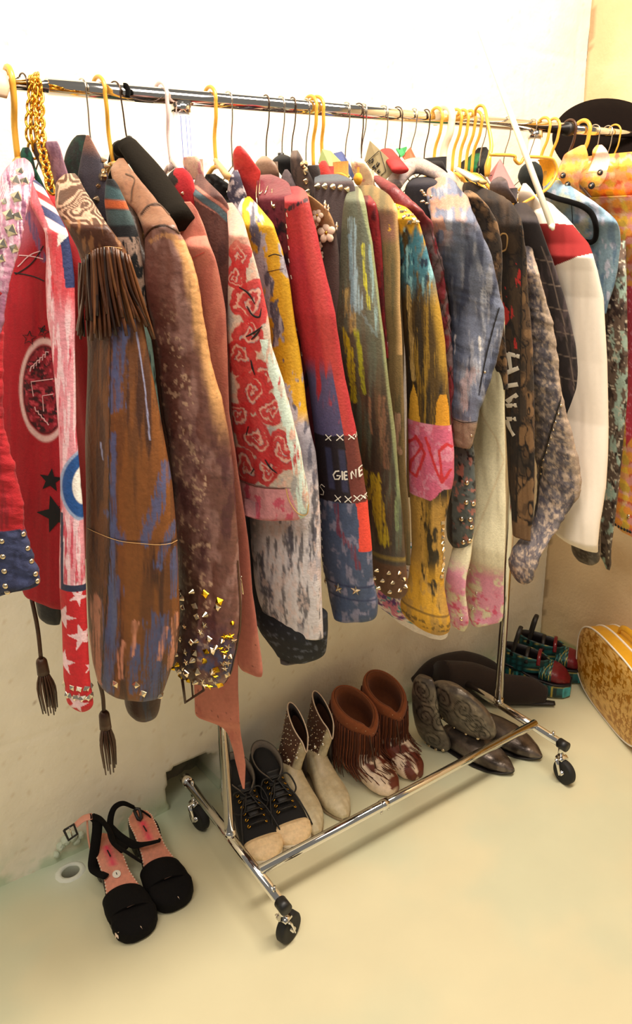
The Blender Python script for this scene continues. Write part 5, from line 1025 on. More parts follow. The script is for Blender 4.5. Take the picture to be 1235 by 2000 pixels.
# --- white sweater
g, X = garment('white_sweater', 'smooth ivory sweater with a wide brick-red band across the chest', 'sweater', 995)
def pt(x, y):
    c = solid((250, 236, 220), .03, 20, 80, 5)(x, y); m = inpoly(x, y, [(1040, 437), (1080, 436), (1120, 440), (1150, 476), (1162, 493), (1128, 500), (1086, 518), (1060, 520)]); return mx(c, (140, 26, 26), m)
D9 = Loft('front', [(392, 1038, 1066, -.1), (400, 1036, 1078, -.12), (414, 1040, 1094, -.15), (439, 1048, 1120, -.18), (476, 1062, 1149, -.21), (500, 1070, 1158), (527, 1076, 1167), (578, 1084, 1178), (702, 1094, 1185), (821, 1100, 1187), (940, 1090, 1183), (1008, 1082, 1173), (1050, 1079, 1169), (1060, 1090, 1169), (1068, 1112, 1169), (1075, 1145, 1167)], -.235, g, 'knit', pt, step=1.5, k=.42, seed=57, amp=.005, fold=(40, 300))
Loft('collar', [(358, 1022, 1028, -.05), (366, 1018, 1036), (382, 1011, 1046), (402, 1014, 1060), (420, 1024, 1066), (440, 1036, 1072)], -.11, g, 'knit', (246, 230, 212), k=.3)
body(g, X + .05, 1.45, 1.05, (226, 208, 192), y0=-.12, seed=31)

# --- pale blue jacket and velvet hanger
g, X = garment('pale_blue_jacket', 'pale sky-blue painted jacket behind the white sweater on a black velvet hanger', 'jacket', 1040)
def pt(x, y):
    c = solid((126, 156, 176), .25, 14, 30, 5)(x, y); c = mx(c, (196, 200, 222), sm(.5, .62, N(x, y, 12, 24, 6)) * .8); c = mx(c, (70, 104, 142), sm(.55, .68, N(x, y, 12, 50, 7)) * .6); return mx(c, (176, 176, 140), sm(.56, .66, N(x, y, 18, 22, 8)) * (x < 1150) * .6)
E1 = Loft('sleeve', [(352, 1078, 1092, -.08), (360, 1066, 1108, -.1), (375, 1060, 1130, -.12), (395, 1066, 1160, -.15), (420, 1090, 1190, -.17), (434, 1104, 1205), (450, 1116, 1212), (476, 1128, 1214), (500, 1136, 1211), (527, 1145, 1207), (560, 1152, 1198), (590, 1158, 1188), (612, 1165, 1184)], -.19, g, 'paint', pt, k=.3, seed=59, amp=.004)
body(g, X + .04, 1.47, 1.05, (130, 160, 176), seed=32)
E1.ribbon('seam', g, [(1116, 390), (1119, 420), (1120, 450)], 1.4, 'blackst')
vh = empty('velvet_hanger', tuple(at(1110, 400, y=-.15)), 'black velvet hanger arm lying across the pale blue jacket', 'hanger')
P, n = E1.surf([1072, 1095, 1120, 1142, 1158, 1167, 1169], [378, 388, 396, 405, 418, 436, 455], .008); P = list(P) + list(E1.surf([1165, 1156, 1146], [468, 473, 471], .006)[0])
tube('arm', np.array(P), .0058, MT['velvet'], vh, 10, 5)
g, X = garment('black_shirt', 'black shirt collar between the pink card and the white sweater', 'shirt', 1010)
Loft('collar', [(316, 1030, 1046), (326, 1016, 1058), (345, 1010, 1062), (368, 1022, 1060), (390, 1030, 1060)], -.01, g, 'suede', solid((20, 26, 26), .5, 8, 8), k=.4); body(g, X + .02, 1.46, 1.1, (26, 26, 28), seed=33)

# --- yellow hanger resting on top, white pole
yh = empty('raised_hanger', tuple(at(1000, 300, y=-.1)), 'bare yellow plastic hanger hooked high and lying across the others', 'hanger')
yd = -.13
P = [at(*p, y=q) for p, q in (((929, 224), -.02), ((930, 213), -.03), ((938, 206), -.04), ((947, 212), -.05), ((953, 240), -.07), ((960, 280), -.09), ((957, 305), -.1))]
tube('hook', P, [.0026, .003, .003, .003, .0035, .004, .0045], MT['amber'], yh, 8, 5)
P = [at(*p, y=yd) for p in ((958, 302), (1003, 304), (1006, 312), (1012, 319), (1018, 318), (1024, 308), (1030, 306), (1074, 309), (1084, 318), (1088, 332), (1085, 346), (1070, 368), (1045, 384), (1022, 397))]
tube('frame', P, .0033, MT['amber'], yh, 8, 4)
P = [at(*p, y=-.10) for p in ((957, 303), (953, 325), (952, 345))]; tube('arm', P, [.004, .007, .005], MT['amber'], yh, 8, 3)
Loft('web', [(311, 1050, 1076), (316, 1054, 1084), (330, 1060, 1086), (345, 1062, 1082), (358, 1060, 1072), (364, 1060, 1066)], -.115, yh, 'cloth', (230, 160, 24), k=.12, th=70, amp=.0)
wp = empty('white_pole', tuple(at(955, 110, y=-.02)), 'long slim white wooden pole leaning through the hangers', 'pole')
tube('pole', [at(938, 60, y=.02), at(1079, 443, y=-.25)], [.0055, .0066], MT['whitep'], wp, 12); tube('pole_tip', [at(1078, 440, y=-.2505), at(1081, 449, y=-.256)], [.0066, .003], MT['whitep'], wp, 10)

# --- distressed teal/brown, floral
g, X = garment('distressed_jacket', 'brown and mint distressed leather jacket hem right of the white sweater', 'jacket', 1130)
def pt(x, y):
    c = solid((92, 76, 66), .35, 7, 14, 5)(x, y); c = mx(c, (150, 172, 158), sm(.56, .62, N(x, y, 10, 24, 6) + .1 * band(y, 790, 890, 30)) * .9); c = mx(c, (46, 34, 32), sm(.58, .64, N(x, y, 9, 16, 7))); return mx(c, (190, 178, 158), sm(.66, .70, N(x, y, 5, 5, 8)))
Loft('front', [(470, 1185, 1224, -.15), (520, 1175, 1225), (600, 1165, 1226), (770, 1165, 1225), (906, 1162, 1213), (1025, 1158, 1201), (1060, 1160, 1197), (1080, 1165, 1196), (1100, 1178, 1196), (1112, 1184, 1192)], -.19, g, 'leather', pt, k=.3, seed=61)
Loft('cuff', [(760, 1125, 1172), (1055, 1116, 1174), (1072, 1114, 1174), (1085, 1115, 1173), (1094, 1120, 1168), (1099, 1130, 1158)], -.2, g, 'leather', solid((70, 60, 52), .4, 10, 3, 4, (106, 96, 84)), k=.5)
body(g, X + .03, 1.44, 1.06, (70, 58, 50), 'leather', seed=34)
g, X = garment('floral_blouse', 'orange, yellow and pink floral blouse with a buttoned collar at the right edge', 'blouse', 1190)
FC = [(232, 130, 40), (238, 196, 150), (214, 96, 60), (236, 190, 60), (226, 150, 140), (206, 168, 60), (244, 160, 60)]
def pt(x, y):
    c = np.tile(lin((228, 160, 100)), (len(x), 1)); wx = x + 16 * (N(x, y, 18, 18, 41) - .5); wy = y + 16 * (N(x, y, 18, 18, 42) - .5)
    for i in range(7):
        gx, gy = (wx + i * 13.7) / 26, (wy + i * 9.1) / 26; fx, fy = gx - np.floor(gx) - .5, gy - np.floor(gy) - .5; hr = hsh(np.floor(gx), np.floor(gy), i)
        c = mx(c, FC[i], (1 - sm(.26, .36, np.hypot(fx + hr * .3 - .15, fy * (.8 + hr * .5)) + .04 * np.sin(np.arctan2(fy, fx) * 5))) * (hr > .35))
    pk = ((x > 1221) & (y > 560) & (y < 880 - (x - 1221) * 2)).astype(float); c = mx(c, (206, 50, 74), pk); return mx(c, (226, 120, 140), pk * (N(x, y, 6, 6, 5) > .62))
E2 = Loft('front', [(384, 1140, 1250, -.13), (405, 1154, 1285, -.15), (418, 1180, 1290, -.17), (456, 1209, 1295), (500, 1214, 1300), (544, 1221, 1300), (650, 1223, 1300), (770, 1220, 1300), (906, 1209, 1295), (1025, 1197, 1285), (1040, 1198, 1280), (1046, 1210, 1275)], -.2, g, 'cloth', pt, k=.3, seed=63, amp=.006)
E2b = Loft('yoke', [(300, 1150, 1270, -.06), (308, 1120, 1290, -.07), (320, 1110, 1296), (345, 1104, 1300), (372, 1112, 1300), (388, 1130, 1298), (408, 1156, 1290), (430, 1180, 1280), (470, 1206, 1280)], -.12, g, 'cloth', pt, k=.22, seed=64, th=60)
def ptc(x, y): return mx(pt(x, y), (214, 150, 70), np.full(len(x), .45))
Lc = Loft('collar', [(283, 1136, 1142, -.06), (290, 1120, 1146), (297, 1103, 1148), (306, 1100, 1150), (318, 1096, 1152), (330, 1090, 1140), (345, 1092, 1134), (360, 1100, 1130), (372, 1112, 1130), (385, 1124, 1131)], -.14, g, 'cloth', ptc, k=.12, th=66, seed=5)
Rc = Loft('collar', [(283, 1166, 1176, -.08), (290, 1158, 1184), (310, 1158, 1194), (325, 1152, 1190), (338, 1134, 1186), (346, 1128, 1186), (356, 1130, 1180), (366, 1140, 1172)], -.16, g, 'cloth', lambda x, y: mx(ptc(x, y), (240, 214, 200), ((x - 1170 + (y - 300) * .4 > -6) & (y < 335)).astype(float) * .8), k=.14, th=66, seed=6)
def btn(L_, x, y, r):
    P, n = L_.surf([x], [y], .002); M4 = orient(None, P[0], n[0], r * np.linalg.norm(P[0] - CAM) / FPX); o = place('button', ST[('dome', 'blackp')], M4, g)
    place('button_rim', ST[('dome', 'gilt')], orient(None, P[0] + n[0] * .0035, n[0], .42 * r * np.linalg.norm(P[0] - CAM) / FPX), g)
for L_, x, y, r in ((Lc, 1101, 342, 5), (Lc, 1110, 360, 5), (Rc, 1157, 367 - 4, 6), (Rc, 1173, 338, 5), (E2b, 1144, 383, 5.5), (E2b, 1183, 307, 4)): btn(L_, x, y, r)
E2.stud(g, 1226, 1008, 4, 'dome', 'gilt', 'button')
for i in range(6): E2.stud(g, 1201 + i * 6, 1036, 3, 'dome', 'blackp', 'bead')
body(g, X + .03, 1.5, 1.08, (220, 150, 80), seed=35)

# --- hat
hp = at(1197, 274, y=.03); hat = empty('black_hat', tuple(hp), 'black wide-brimmed felt hat hanging on the right end of the rail', 'hat')
vdir = Vector(CAM - hp).normalized(); bx = Vector(vdir.to_track_quat('Z', 'Y') @ Vector((1, 0, 0))); 
MH = Matrix.Translation(Vector(hp)) @ vdir.to_track_quat('Z', 'Y').to_matrix().to_4x4() @ Matrix.Rotation(math.radians(-20), 4, 'Z') @ Matrix.Rotation(math.radians(180 - 50), 4, 'X')
def lathe(prof, n=56, wob=0.0):
    a = np.linspace(0, 2 * math.pi, n + 1)[:-1]; return gridmesh(np.array([[(r * math.cos(t), r * math.sin(t), z + wob * r * r * math.cos(2 * t)) for t in a] for r, z in prof]), True, True)
me = lathe([(.060, .004), (.075, .0), (.12, -.004), (.165, .002), (.168, .006), (.165, .009), (.12, .003), (.078, .006), (.072, .012), (.070, .05), (.066, .085), (.05, .10), (.02, .095)], 64, .12); me.transform(MH @ Matrix.Scale(.9, 4)); link('felt_body', me, MT['felt'], hat)
me = lathe([(.0735, .010), (.0745, .012), (.0735, .034), (.072, .036), (.0722, .012)], 64, .12); me.transform(MH @ Matrix.Scale(.9, 4)); link('ribbon_band', me, MT['blackp'], hat)
hq = at(1262, 262, y=.15); h2 = empty('wine_hat', tuple(hq), 'wine-red felt hat edge just visible behind the black hat', 'hat')
me = lathe([(.03, .002), (.09, 0), (.11, .003), (.112, .006), (.108, .008), (.06, .006), (.055, .05), (.03, .065)], 48, .3); me.transform(Matrix.Translation(Vector(hq)) @ (Vector(CAM - hq).to_track_quat('Z', 'Y')).to_matrix().to_4x4()); link('felt_body', me, MT['wine'], h2)
# --- velvet hook and strap on the rail, cap at the far left
g, X = garment('clothes_hanger', 'black flocked hook with a rose ribbon trailing along the rail', 'hanger', 247)
tube('hook', [at(241, 167, y=-.014), at(247, 168, y=-.016), at(250, 178, y=-.017), at(249, 190, y=-.016)], .004, MT['velvet'], g, 10, 4)
tube('ribbon', [at(252, 190, y=-.016), at(275, 196, y=-.016), at(300, 198, y=-.016), at(316, 190, y=-.016)], .002, MT['brownl'], g, 8, 4, flat=.4)
cp_ = at(-2, 168, y=0); g = empty('rail_cap', tuple(cp_), 'pale beige plastic tab hanging on the rail at the left frame edge', 'tab')
tube('cap', [at(-4, 140, y=-.02), at(2, 168, y=-.03), at(2, 190, y=-.03)], [.012, .012, .008], mat('beige_plastic', (222, 190, 160), .5), g, 14, 3, flat=.5)

# ------------------------------------------------------------------ shoes
def root(name, heel, toe, label, cat, group=None):
    e = empty(name, (heel[0], heel[1], 0), label, cat, group); e.rotation_euler = (0, 0, math.atan2(-(toe[0] - heel[0]), toe[1] - heel[1])); return e
def footm(L_, W_, st, paint, n=36, m=70, e1=.75, e2=.7):
    """st: u, half width, top height, bottom height, side shift"""
    A = np.array([(q + (0, 0))[:5] for q in st], float); u = np.linspace(0, 1, m); u = (u - .0) ; 
    u = .5 - .5 * np.cos(u * math.pi)
    f = lambda c: np.interp(u, A[:, 0], A[:, c]); 
    def smth(v):
        for _ in range(2): v = np.concatenate([[v[0]], (v[:-2] + 2 * v[1:-1] + v[2:]) / 4, [v[-1]]])
        return v
    hw, ht, zb, sh = smth(f(1)) * W_, smth(f(2)), smth(f(3)), f(4) * W_
    a = np.arange(n) / n * 2 * math.pi; c, s_ = np.cos(a), np.sin(a); cx = np.sign(c) * np.abs(c) ** e1; sz = np.sign(s_) * np.abs(s_) ** e2
    V = np.stack([sh[:, None] + hw[:, None] * cx[None], np.repeat((u * L_)[:, None], n, 1), zb[:, None] + (ht - zb)[:, None] * (sz[None] + 1) / 2], -1)
    cc = paint(V[..., 0].ravel(), V[..., 1].ravel() / L_, V[..., 2].ravel()) if callable(paint) else np.tile(lin(paint), (m * n, 1))
    return gridmesh(V, True, True, cc)
def shaftm(cy, rx, ry, z0, z1, slope=0, lean=(0, 0), paint=(100, 80, 60), inner=(40, 30, 26), notch=0, n=56, m=22, th=.004, depth=.09, flare=1.0, fx=None):
    a = np.arange(n) / n * 2 * math.pi; rows = []; cols = []
    def ring(t, k=1.0, zz=None):
        ex = 1 + (flare - 1) * t; zt = z1 + slope * np.sin(a) - notch * np.exp(-((a - math.pi / 2) / .35) ** 2); z = z0 + (zt - z0) * t if zz is None else zt - zz
        return np.stack([rx * (ex if fx is None else 1 + (fx - 1) * t) * k * np.cos(a) + lean[0] * t, cy + ry * ex * k * np.sin(a) + lean[1] * t, z], -1)
    for i in range(m): rows.append(ring(i / (m - 1)))
    k = 1 - th / rx; nout = m * n
    rows += [ring(1, k)] + [ring(1, k * .98, d) for d in (.02, .05, depth)]
    V = np.array(rows); co = paint(V[:m, :, 0].ravel(), V[:m, :, 1].ravel(), V[:m, :, 2].ravel(), np.tile(a, m)) if callable(paint) else np.tile(lin(paint), (nout, 1))
    co = np.vstack([co, np.tile(lin(inner), (4 * n, 1))]); return gridmesh(V, True, True, co)
def surfpt(rx, ry, cy, a, t, z0, z1, slope=0, lean=(0, 0), flare=1.0, out=0, notch=0, fx=None):
    ex = 1 + (flare - 1) * t; zt = z1 + slope * math.sin(a) - notch * math.exp(-((a - math.pi / 2) / .35) ** 2)
    nn = Vector((math.cos(a) / rx, math.sin(a) / ry, 0)).normalized()
    return Vector((rx * (ex if fx is None else 1 + (fx - 1) * t) * math.cos(a) + lean[0] * t, cy + ry * ex * math.sin(a) + lean[1] * t, z0 + (zt - z0) * t)) + nn * out, nn
# -- sandals
def sandal(heel, toe, label, W_=.047, L_=.25, who=0):
    e = root('platform_sandal', heel, toe, label, 'sandal')
    pl = [(0, .30, .080, .0), (.04, .55, .080, .0), (.14, .66, .080, .0), (.26, .64, .074, .0), (.30, .62, .070, .045), (.45, .66, .050, .018), (.60, .86, .034, .0), (.75, 1.0, .030, .0), (.88, .94, .030, .0), (.96, .70, .030, .002), (1.0, .38, .028, .006)]
    link('platform_sole', footm(L_, W_, pl, (22, 18, 18), e1=.4, e2=.25), MT['shoe'], e)
    ins = [(.01, .2, .0845, .079), (.05, .50, .0845, .079), (.14, .61, .0845, .079), (.26, .59, .079, .072), (.45, .61, .055, .048), (.60, .80, .039, .032), (.75, .94, .035, .028), (.84, .88, .034, .028), (.92, .5, .033, .029), (1, .15, .032, .03)]
    def ip(x, u, z):
        c = np.tile(lin((216, 138, 112)), (len(x), 1)); c = mx(c, (232, 60, 90), (np.abs(x) < .007).astype(float) * band(u, .16, .36, .01) * (z > .03)); return mx(c, (190, 110, 90), sm(.5, .7, N(x * 1000, u * 300, 20, 30, 4)) * .4)
    link('insole', footm(L_ , W_, ins, ip, e1=.4, e2=.3), MT['shoe'], e)
    q = boxmesh(.003, .022, .001, 0); place('insole_mark', q, Matrix.Translation((.001, .27 * L_ - .002, .0815)), e); q.materials.append(MT['blackp'])
    if who == 0:
        me = lathe([(.0, .0), (.009, 0), (.0095, .0008), (.0085, .001)], 24); me.transform(Matrix.Translation((0, .44 * L_, .0575)) @ Matrix.Rotation(math.radians(-16), 4, 'X')); link('price_sticker', me, MT['white'], e, 'round white sticker with a small dark number')
        me = boxmesh(.0018, .006, .0006, 0); place('sticker_digit', me, Matrix.Translation((0, .44 * L_, .0592)) @ Matrix.Rotation(math.radians(-16), 4, 'X'), e); me.materials.append(MT['blackp'])
    uu = np.array([p[0] for p in ins]); ww = np.array([p[1] for p in ins]) * W_; hh = np.array([p[2] for p in ins])
    for sg in (-1, 1):
        for k in range(22):
            u = .06 + k * .0265; place('stitch_bead', ST[('dome', 'pearl')], Matrix.Translation((sg * np.interp(u, uu, ww) * .97, u * L_, np.interp(u, uu, hh) - .001)) @ Matrix.Scale(.0020, 4), e)
    # toe band and closed cap above the platform
    bd = []
    for u, hw, h in ((.60, .98, .062), (.64, 1.0, .064), (.70, 1.05, .064), (.78, 1.06, .060), (.83, 1.03, .055)):
        a = np.linspace(-.12, math.pi + .12, 34); o_ = np.stack([W_ * hw * np.cos(a), np.full(34, u * L_) - .010 * np.cos(a), .024 + (h - .024) * np.sin(a).clip(-.3) ** 1], -1)
        bd.append(np.concatenate([o_, o_[::-1] * np.array([.95, 1, .94])]))
    link('toe_band', gridmesh(np.array(bd), True, False), MT['blksuede'], e)
    cap = [(0, 1.0, .046, .010), (.3, 1.06, .048, .004), (.6, .98, .044, .0), (.82, .76, .038, .0), (.95, .5, .032, .004), (1, .3, .026, .008)]
    me = footm(.235 * L_, W_, cap, (20, 17, 17), e1=.6, e2=.5); me.transform(Matrix.Translation((0, .80 * L_, 0))); link('toe_cap', me, MT['blksuede'], e)
    me = tubemesh(np.array([(-.026, .815 * L_, .0505), (-.008, .822 * L_, .0535), (.010, .826 * L_, .0530)]), [.0012, .0026, .0012], 8, 4, .5); link('peep_edge', me, MT['brownl'], e)
    place('painted_star', ST[('star', 'pearl')], Matrix.Translation((-.004, 1.012 * L_, .030)) @ Matrix.Rotation(math.radians(-70), 4, 'X') @ Matrix.Scale(.0058, 4), e)
    if who == 0: place('painted_star', ST[('star', 'pearl')], Matrix.Translation((.043, .93 * L_, .026)) @ Matrix.Rotation(math.radians(70), 4, 'Y') @ Matrix.Scale(.009, 4), e)
    return e
s1 = sandal((-.236, .212), (-.243, -.03), 'left black platform sandal with an open buckled ankle strap and a price sticker')
s2 = sandal((-.138, .236), (-.146, -.01), 'right black platform sandal, its ankle strap closed, touching its mate', who=1)
def loc(e, P):
    Mi = Matrix.LocRotScale(e.location, e.rotation_euler, e.scale).inverted(); return [tuple(Mi @ Vector(p)) for p in P]
def strap(e, pts, r, m='blksuede', name='strap', flat=.3, sub=6): return tube(name, np.array(loc(e, [at(a, b, y=c) for a, b, c in pts])), r, MT[m], e, 10, sub, flat=flat)
strap(s1, [(207, 1712, .10), (190, 1704, .13), (181, 1690, .15), (187, 1645, .17), (190, 1606, .185), (179, 1594, .19)], [.009, .010, .011, .012, .012, .008], flat=.5)
strap(s1, [(180, 1594, .19), (163, 1599, .195), (148, 1612, .195)], [.011, .011, .010], 'inso')
strap(s1, [(170, 1598, .198), (173, 1640, .19), (182, 1676, .17), (196, 1702, .14)], [.006, .007, .006, .004], 'inso')
strap(s1, [(176, 1594, .19), (196, 1600, .185), (213, 1622, .17), (226, 1650, .14), (250, 1666, .10), (274, 1682, .09)], [.009, .012, .014, .014, .013, .011])
P = [(125, 1622, .195), (144, 1610, .195), (151, 1629, .195), (134, 1641, .195), (125, 1622, .195)]
strap(s1, P, .0028, 'blackp', 'buckle_frame', 1.0, 1); strap(s1, [(136, 1616, .193), (141, 1634, .193)], .0015, 'nail', 'buckle_pin', 1.0, 1)
strap(s2, [(244, 1660, .13), (222, 1640, .17), (215, 1610, .2), (222, 1580, .22), (240, 1569, .225), (262, 1577, .225)], [.012, .010, .008, .007, .006, .005])
strap(s2, [(262, 1577, .225), (284, 1588, .21), (304, 1606, .18), (313, 1632, .15), (311, 1642, .13)], .0035)
strap(s2, [(216, 1612, .2), (236, 1634, .17), (262, 1650, .14), (286, 1648, .12), (312, 1642, .12)], [.006, .009, .011, .007, .005])
strap(s2, [(262, 1582, .22), (270, 1600, .2), (276, 1598, .2), (272, 1580, .215), (262, 1582, .22)], .004, 'blackp', 'buckle_frame', 1.0, 2)

# -- black canvas sneakers
def sneaker(heel, toe, label):
    e = root('canvas_sneaker', heel, toe, label, 'sneaker'); L_ = .29; W_ = .052
    so = [(0, .35, .028), (.04, .62, .028), (.15, .74, .028), (.4, .76, .026), (.62, .94, .026), (.78, 1.0, .027), (.9, .86, .029), (.97, .58, .031), (1, .3, .032)]
    link('rubber_sole', footm(L_, W_, so, (222, 206, 180), e1=.45, e2=.3), MT['shoe'], e)
    ln = [(q[0], q[1] * 1.012, .0215, .0195) for q in so]; link('sole_stripe', footm(L_, W_, ln, (30, 26, 26), e1=.45, e2=.5), MT['shoe'], e)
    up = [(0.015, .3, .10), (.04, .52, .12), (.15, .64, .125), (.3, .66, .115), (.42, .68, .095), (.58, .84, .078), (.72, .92, .064), (.82, .9, .054), (.93, .7, .04), (.97, .4, .03)]
    up = [(a, b, c, .02) for a, b, c in up]; link('upper', footm(L_, W_, up, (20, 18, 20), e1=.7, e2=.62), MT['cloth'], e)
    cp_ = [(0, .88, .054, .02), (.25, .93, .058, .02), (.6, .84, .050, .02), (.85, .56, .042, .022), (1, .25, .034, .024)]
    me = footm(.19 * L_, W_, cp_, lambda x, u, z: mx(solid((238, 206, 160), .08)(x * 1000, u * 60), (214, 176, 130), sm(.5, .7, N(x * 1000, u * 60, 12, 12, 3)) * .4), e1=.75, e2=.6); me.transform(Matrix.Translation((0, .80 * L_, 0))); link('toe_cap', me, MT['shoe'], e)
    link('ankle_collar', shaftm(.27 * L_, .036, .062, .06, .128, slope=-.012, paint=(20, 18, 20), inner=(128, 116, 104), n=48, th=.004, depth=.07, notch=.02, flare=1.05), MT['cloth'], e)
    link('tongue', joinparts([tubemesh(np.array([(0, .40 * L_, .118), (0, .44 * L_, .102), (0, .56 * L_, .088), (0, .66 * L_, .076)]), [.018, .020, .018, .012], 12, 4, .22)]), MT['blackst'], e)
    for k in range(6):
        y = (.45 + .055 * k) * L_; z = .100 - .0058 * k
        for sg in (-1, 1): place('eyelet', eym, Matrix.Translation((sg * .022, y, z)) @ Matrix.Rotation(sg * math.radians(38), 4, 'Y'), e)
        tube('lace', [(-.022, y, z + .003), (0, y + .004, z + .0085), (.022, y, z + .003)], .0028, MT['blackst'], e, 6, 3)
    for sg in (-1, 1):
        tube('lace', [(sg * .004, .46 * L_, .108), (sg * .034, .47 * L_, .112), (sg * .046, .56 * L_, .085), (sg * .024, .62 * L_, .085), (sg * .004, .5 * L_, .108)], .0022, MT['blackst'], e, 6, 6)
        P_ = [(sg * .0, .48 * L_, .106), (sg * .03, .62 * L_, .09), (sg * .045, .78 * L_, .06), (sg * .052, .86 * L_, .035)]; tube('lace', P_, .0022, MT['blackst'], e, 6, 6)
    return e
eym = tubemesh(np.array([(.0042 * math.cos(t), .0042 * math.sin(t), 0) for t in np.linspace(0, 2 * math.pi, 15)]), .0013, 6); eym.materials.append(MT['gold'])
sneaker((.128, .245), (.080, -.04), 'left black canvas sneaker with pale rubber toe cap, beside the upright')
sneaker((.212, .245), (.163, -.035), 'right black canvas sneaker with untied laces, beside the cream boots')

# -- cream studded ankle boots
def boot(heel, toe, label, L_=.27, W_=.042):
    e = root('ankle_boot', heel, toe, label, 'boot')
    st = [(0, .42, .07, .0), (.05, .62, .085, .0), (.2, .70, .09, .0), (.27, .68, .095, .012), (.40, .66, .098, .01), (.50, .72, .082, .004), (.6, .86, .064, .002), (.72, .96, .052, .0), (.84, .86, .045, .0), (.94, .55, .035, .002), (1, .22, .02, .006)]
    cr = lambda x, y, z: solid((206, 190, 156), .16, 22, 30, 6, (190, 170, 134))(x * 900 + 200, z * 900 + y * 200)
    link('foot', footm(L_, W_, st, cr, e1=.8, e2=.75), MT['leather'], e)
    sl = [(0, .46, .008), (.06, .64, .008), (.27, .74, .008), (.42, .74, .008), (.7, 1.0, .008), (.84, .88, .008), (.95, .52, .008), (1.0, .26, .009)]
    link('sole', footm(L_, W_, sl, (150, 130, 100), e1=.6, e2=.4), MT['shoe'], e)
    cy, rx, ry, z0, z1, slp, le = .26 * L_, .031, .050, .05, .195, -.026, (-.034, .0)
    def sp_(x, y, z, a): c = cr(x, y, z); return mx(c, (96, 64, 50), ((np.sin(a) < .80) & (z > .075 + .10 * np.clip(y / L_ - .22, 0, 1))).astype(float))
    link('shaft', shaftm(cy, rx, ry, z0, z1, slp, le, sp_, (34, 22, 20), notch=.03, flare=1.12, fx=.55), MT['shoe'], e)
    link('trim', tubemesh(np.array([surfpt(rx, ry, cy, a, 1, z0, z1, slp, le, 1.12, 0, .03, .55)[0] for a in np.linspace(0, 2 * math.pi, 60)]), .0018, 6), MT['pearl'], e)
    rr = random.Random(int(heel[0] * 1000)); used = []
    for k in range(75):
        for _ in range(30):
            a = rr.uniform(-1.5, 1.05); t = rr.uniform(.25, .95)
            if all(abs(a - b) * .045 + abs(t - c_) * .1 > .0075 for b, c_ in used): break
        used.append((a, t)); P_, nn = surfpt(rx, ry, cy, a, t, z0, z1, slp, le, 1.12, 0, .03, .55)
        place('stud', ST[(rr.choice(('dome', 'cone')), rr.choice(('gilt', 'nail', 'nail')))], Matrix.Translation(P_) @ nn.to_track_quat('Z', 'Y').to_matrix().to_4x4() @ Matrix.Scale(rr.uniform(.0016, .0028), 4), e)
    for sg in (-1, 1): place('strap_stud', ST[('dome', 'nail')], Matrix.Translation((sg * .012 + .004, .46 * L_, .13)) @ Matrix.Rotation(-.9, 4, 'X') @ Matrix.Scale(.005, 4), e)
    return e
boot((.278, .245), (.228, -.02), 'cream ankle boot with studded brown shaft, beside the black sneakers')
boot((.362, .25), (.316, -.02), 'cream ankle boot with studded brown shaft, beside the fringed moccasin boots')

# -- fringed moccasin boots
def moc(heel, toe, label, seed):
    e = root('fringed_boot', heel, toe, label, 'boot'); L_ = .235; W_ = .048; rr = random.Random(seed)
    cow = lambda x, u, z: mx(np.tile(lin((232, 206, 178)), (len(x), 1)), (104, 42, 22), sm(.50, .53, N(x * 1000, u * 235 + z * 500, 22, 22, seed, 2)))
    st = [(0, .4, .09, .0), (.06, .62, .11, .0), (.25, .74, .12, .0), (.45, .78, .1, .0), (.62, .9, .072, .0), (.8, .95, .056, .0), (.92, .78, .044, .0), (1, .42, .028, .004)]
    link('foot', footm(L_, W_, st, cow, e1=.8, e2=.75), MT['shoe'], e)
    cy, rx, ry, z0, z1, slp, le = .33 * L_, .042, .058, .06, .205, -.022, (.0, .004)
    br = lambda x, y, z, a: solid((122, 64, 30), .2, 20, 30, 5)(x * 900 + 100, z * 900 + y * 300)
    link('shaft', shaftm(cy, rx, ry, z0, z1, slp, le, br, (112, 58, 26), notch=.02, flare=1.1), MT['suede'], e)
    # fold-over cuff
    cu = []
    for t, o_ in ((1.0, .0), (1.01, .004), (.97, .008), (.90, .010), (.80, .011), (.76, .009)): cu.append([surfpt(rx, ry, cy, a, t, z0, z1, slp, le, 1.12, o_, .02)[0] for a in np.linspace(0, 2 * math.pi, 49)[:-1]])
    link('cuff', gridmesh(np.array(cu), True, False, np.tile(lin((132, 68, 32)), (6 * 48, 1))), MT['suede'], e)
    for k in range(16):
        a = k / 16 * 2 * math.pi; P_, nn = surfpt(rx, ry, cy, a, .9, z0, z1, slp, le, 1.12, .0085, .02); place('stud', ST[('dome', 'gilt')], Matrix.Translation(P_) @ nn.to_track_quat('Z', 'Y').to_matrix().to_4x4() @ Matrix.Scale(.0022, 4), e)
    for k in range(120):
        a = k / 120 * 2 * math.pi + rr.uniform(-.03, .03); L2 = rr.uniform(-.01, .02); o1 = .011 + rr.uniform(0, .004)
        q = [surfpt(rx, ry, cy, a, t, z0, z1, slp, le, 1.12, o_, .02)[0] for t, o_ in ((.80, o1), (.4, o1 + .005), (.0, o1 + .011))]
        q.append(q[-1] + Vector((rr.uniform(-.004, .004), rr.uniform(-.002, .012), -.035 + L2)))
        if math.sin(a) > .3: q[-1] += Vector((0, .062 * math.sin(a), .022 * math.sin(a)))
        q = [Vector((p.x, p.y, max(p.z, .006))) for p in q]
        tube('fringe_strip', q, [.0022, .0024, .0022, .0014], mfr[k % 3], e, 4, 2, flat=.45)
    tube('tie', [(.01, cy + ry + .012, .16), (.016, cy + ry + .03, .12), (.02, cy + ry + .05, .07)], .0022, MT['brownl'], e, 6, 4)
    return e
mfr = [mat('fringe_suede', c, .9, noise=.2, nscale=60) for c in ((96, 46, 22), (120, 60, 28), (74, 34, 18))]
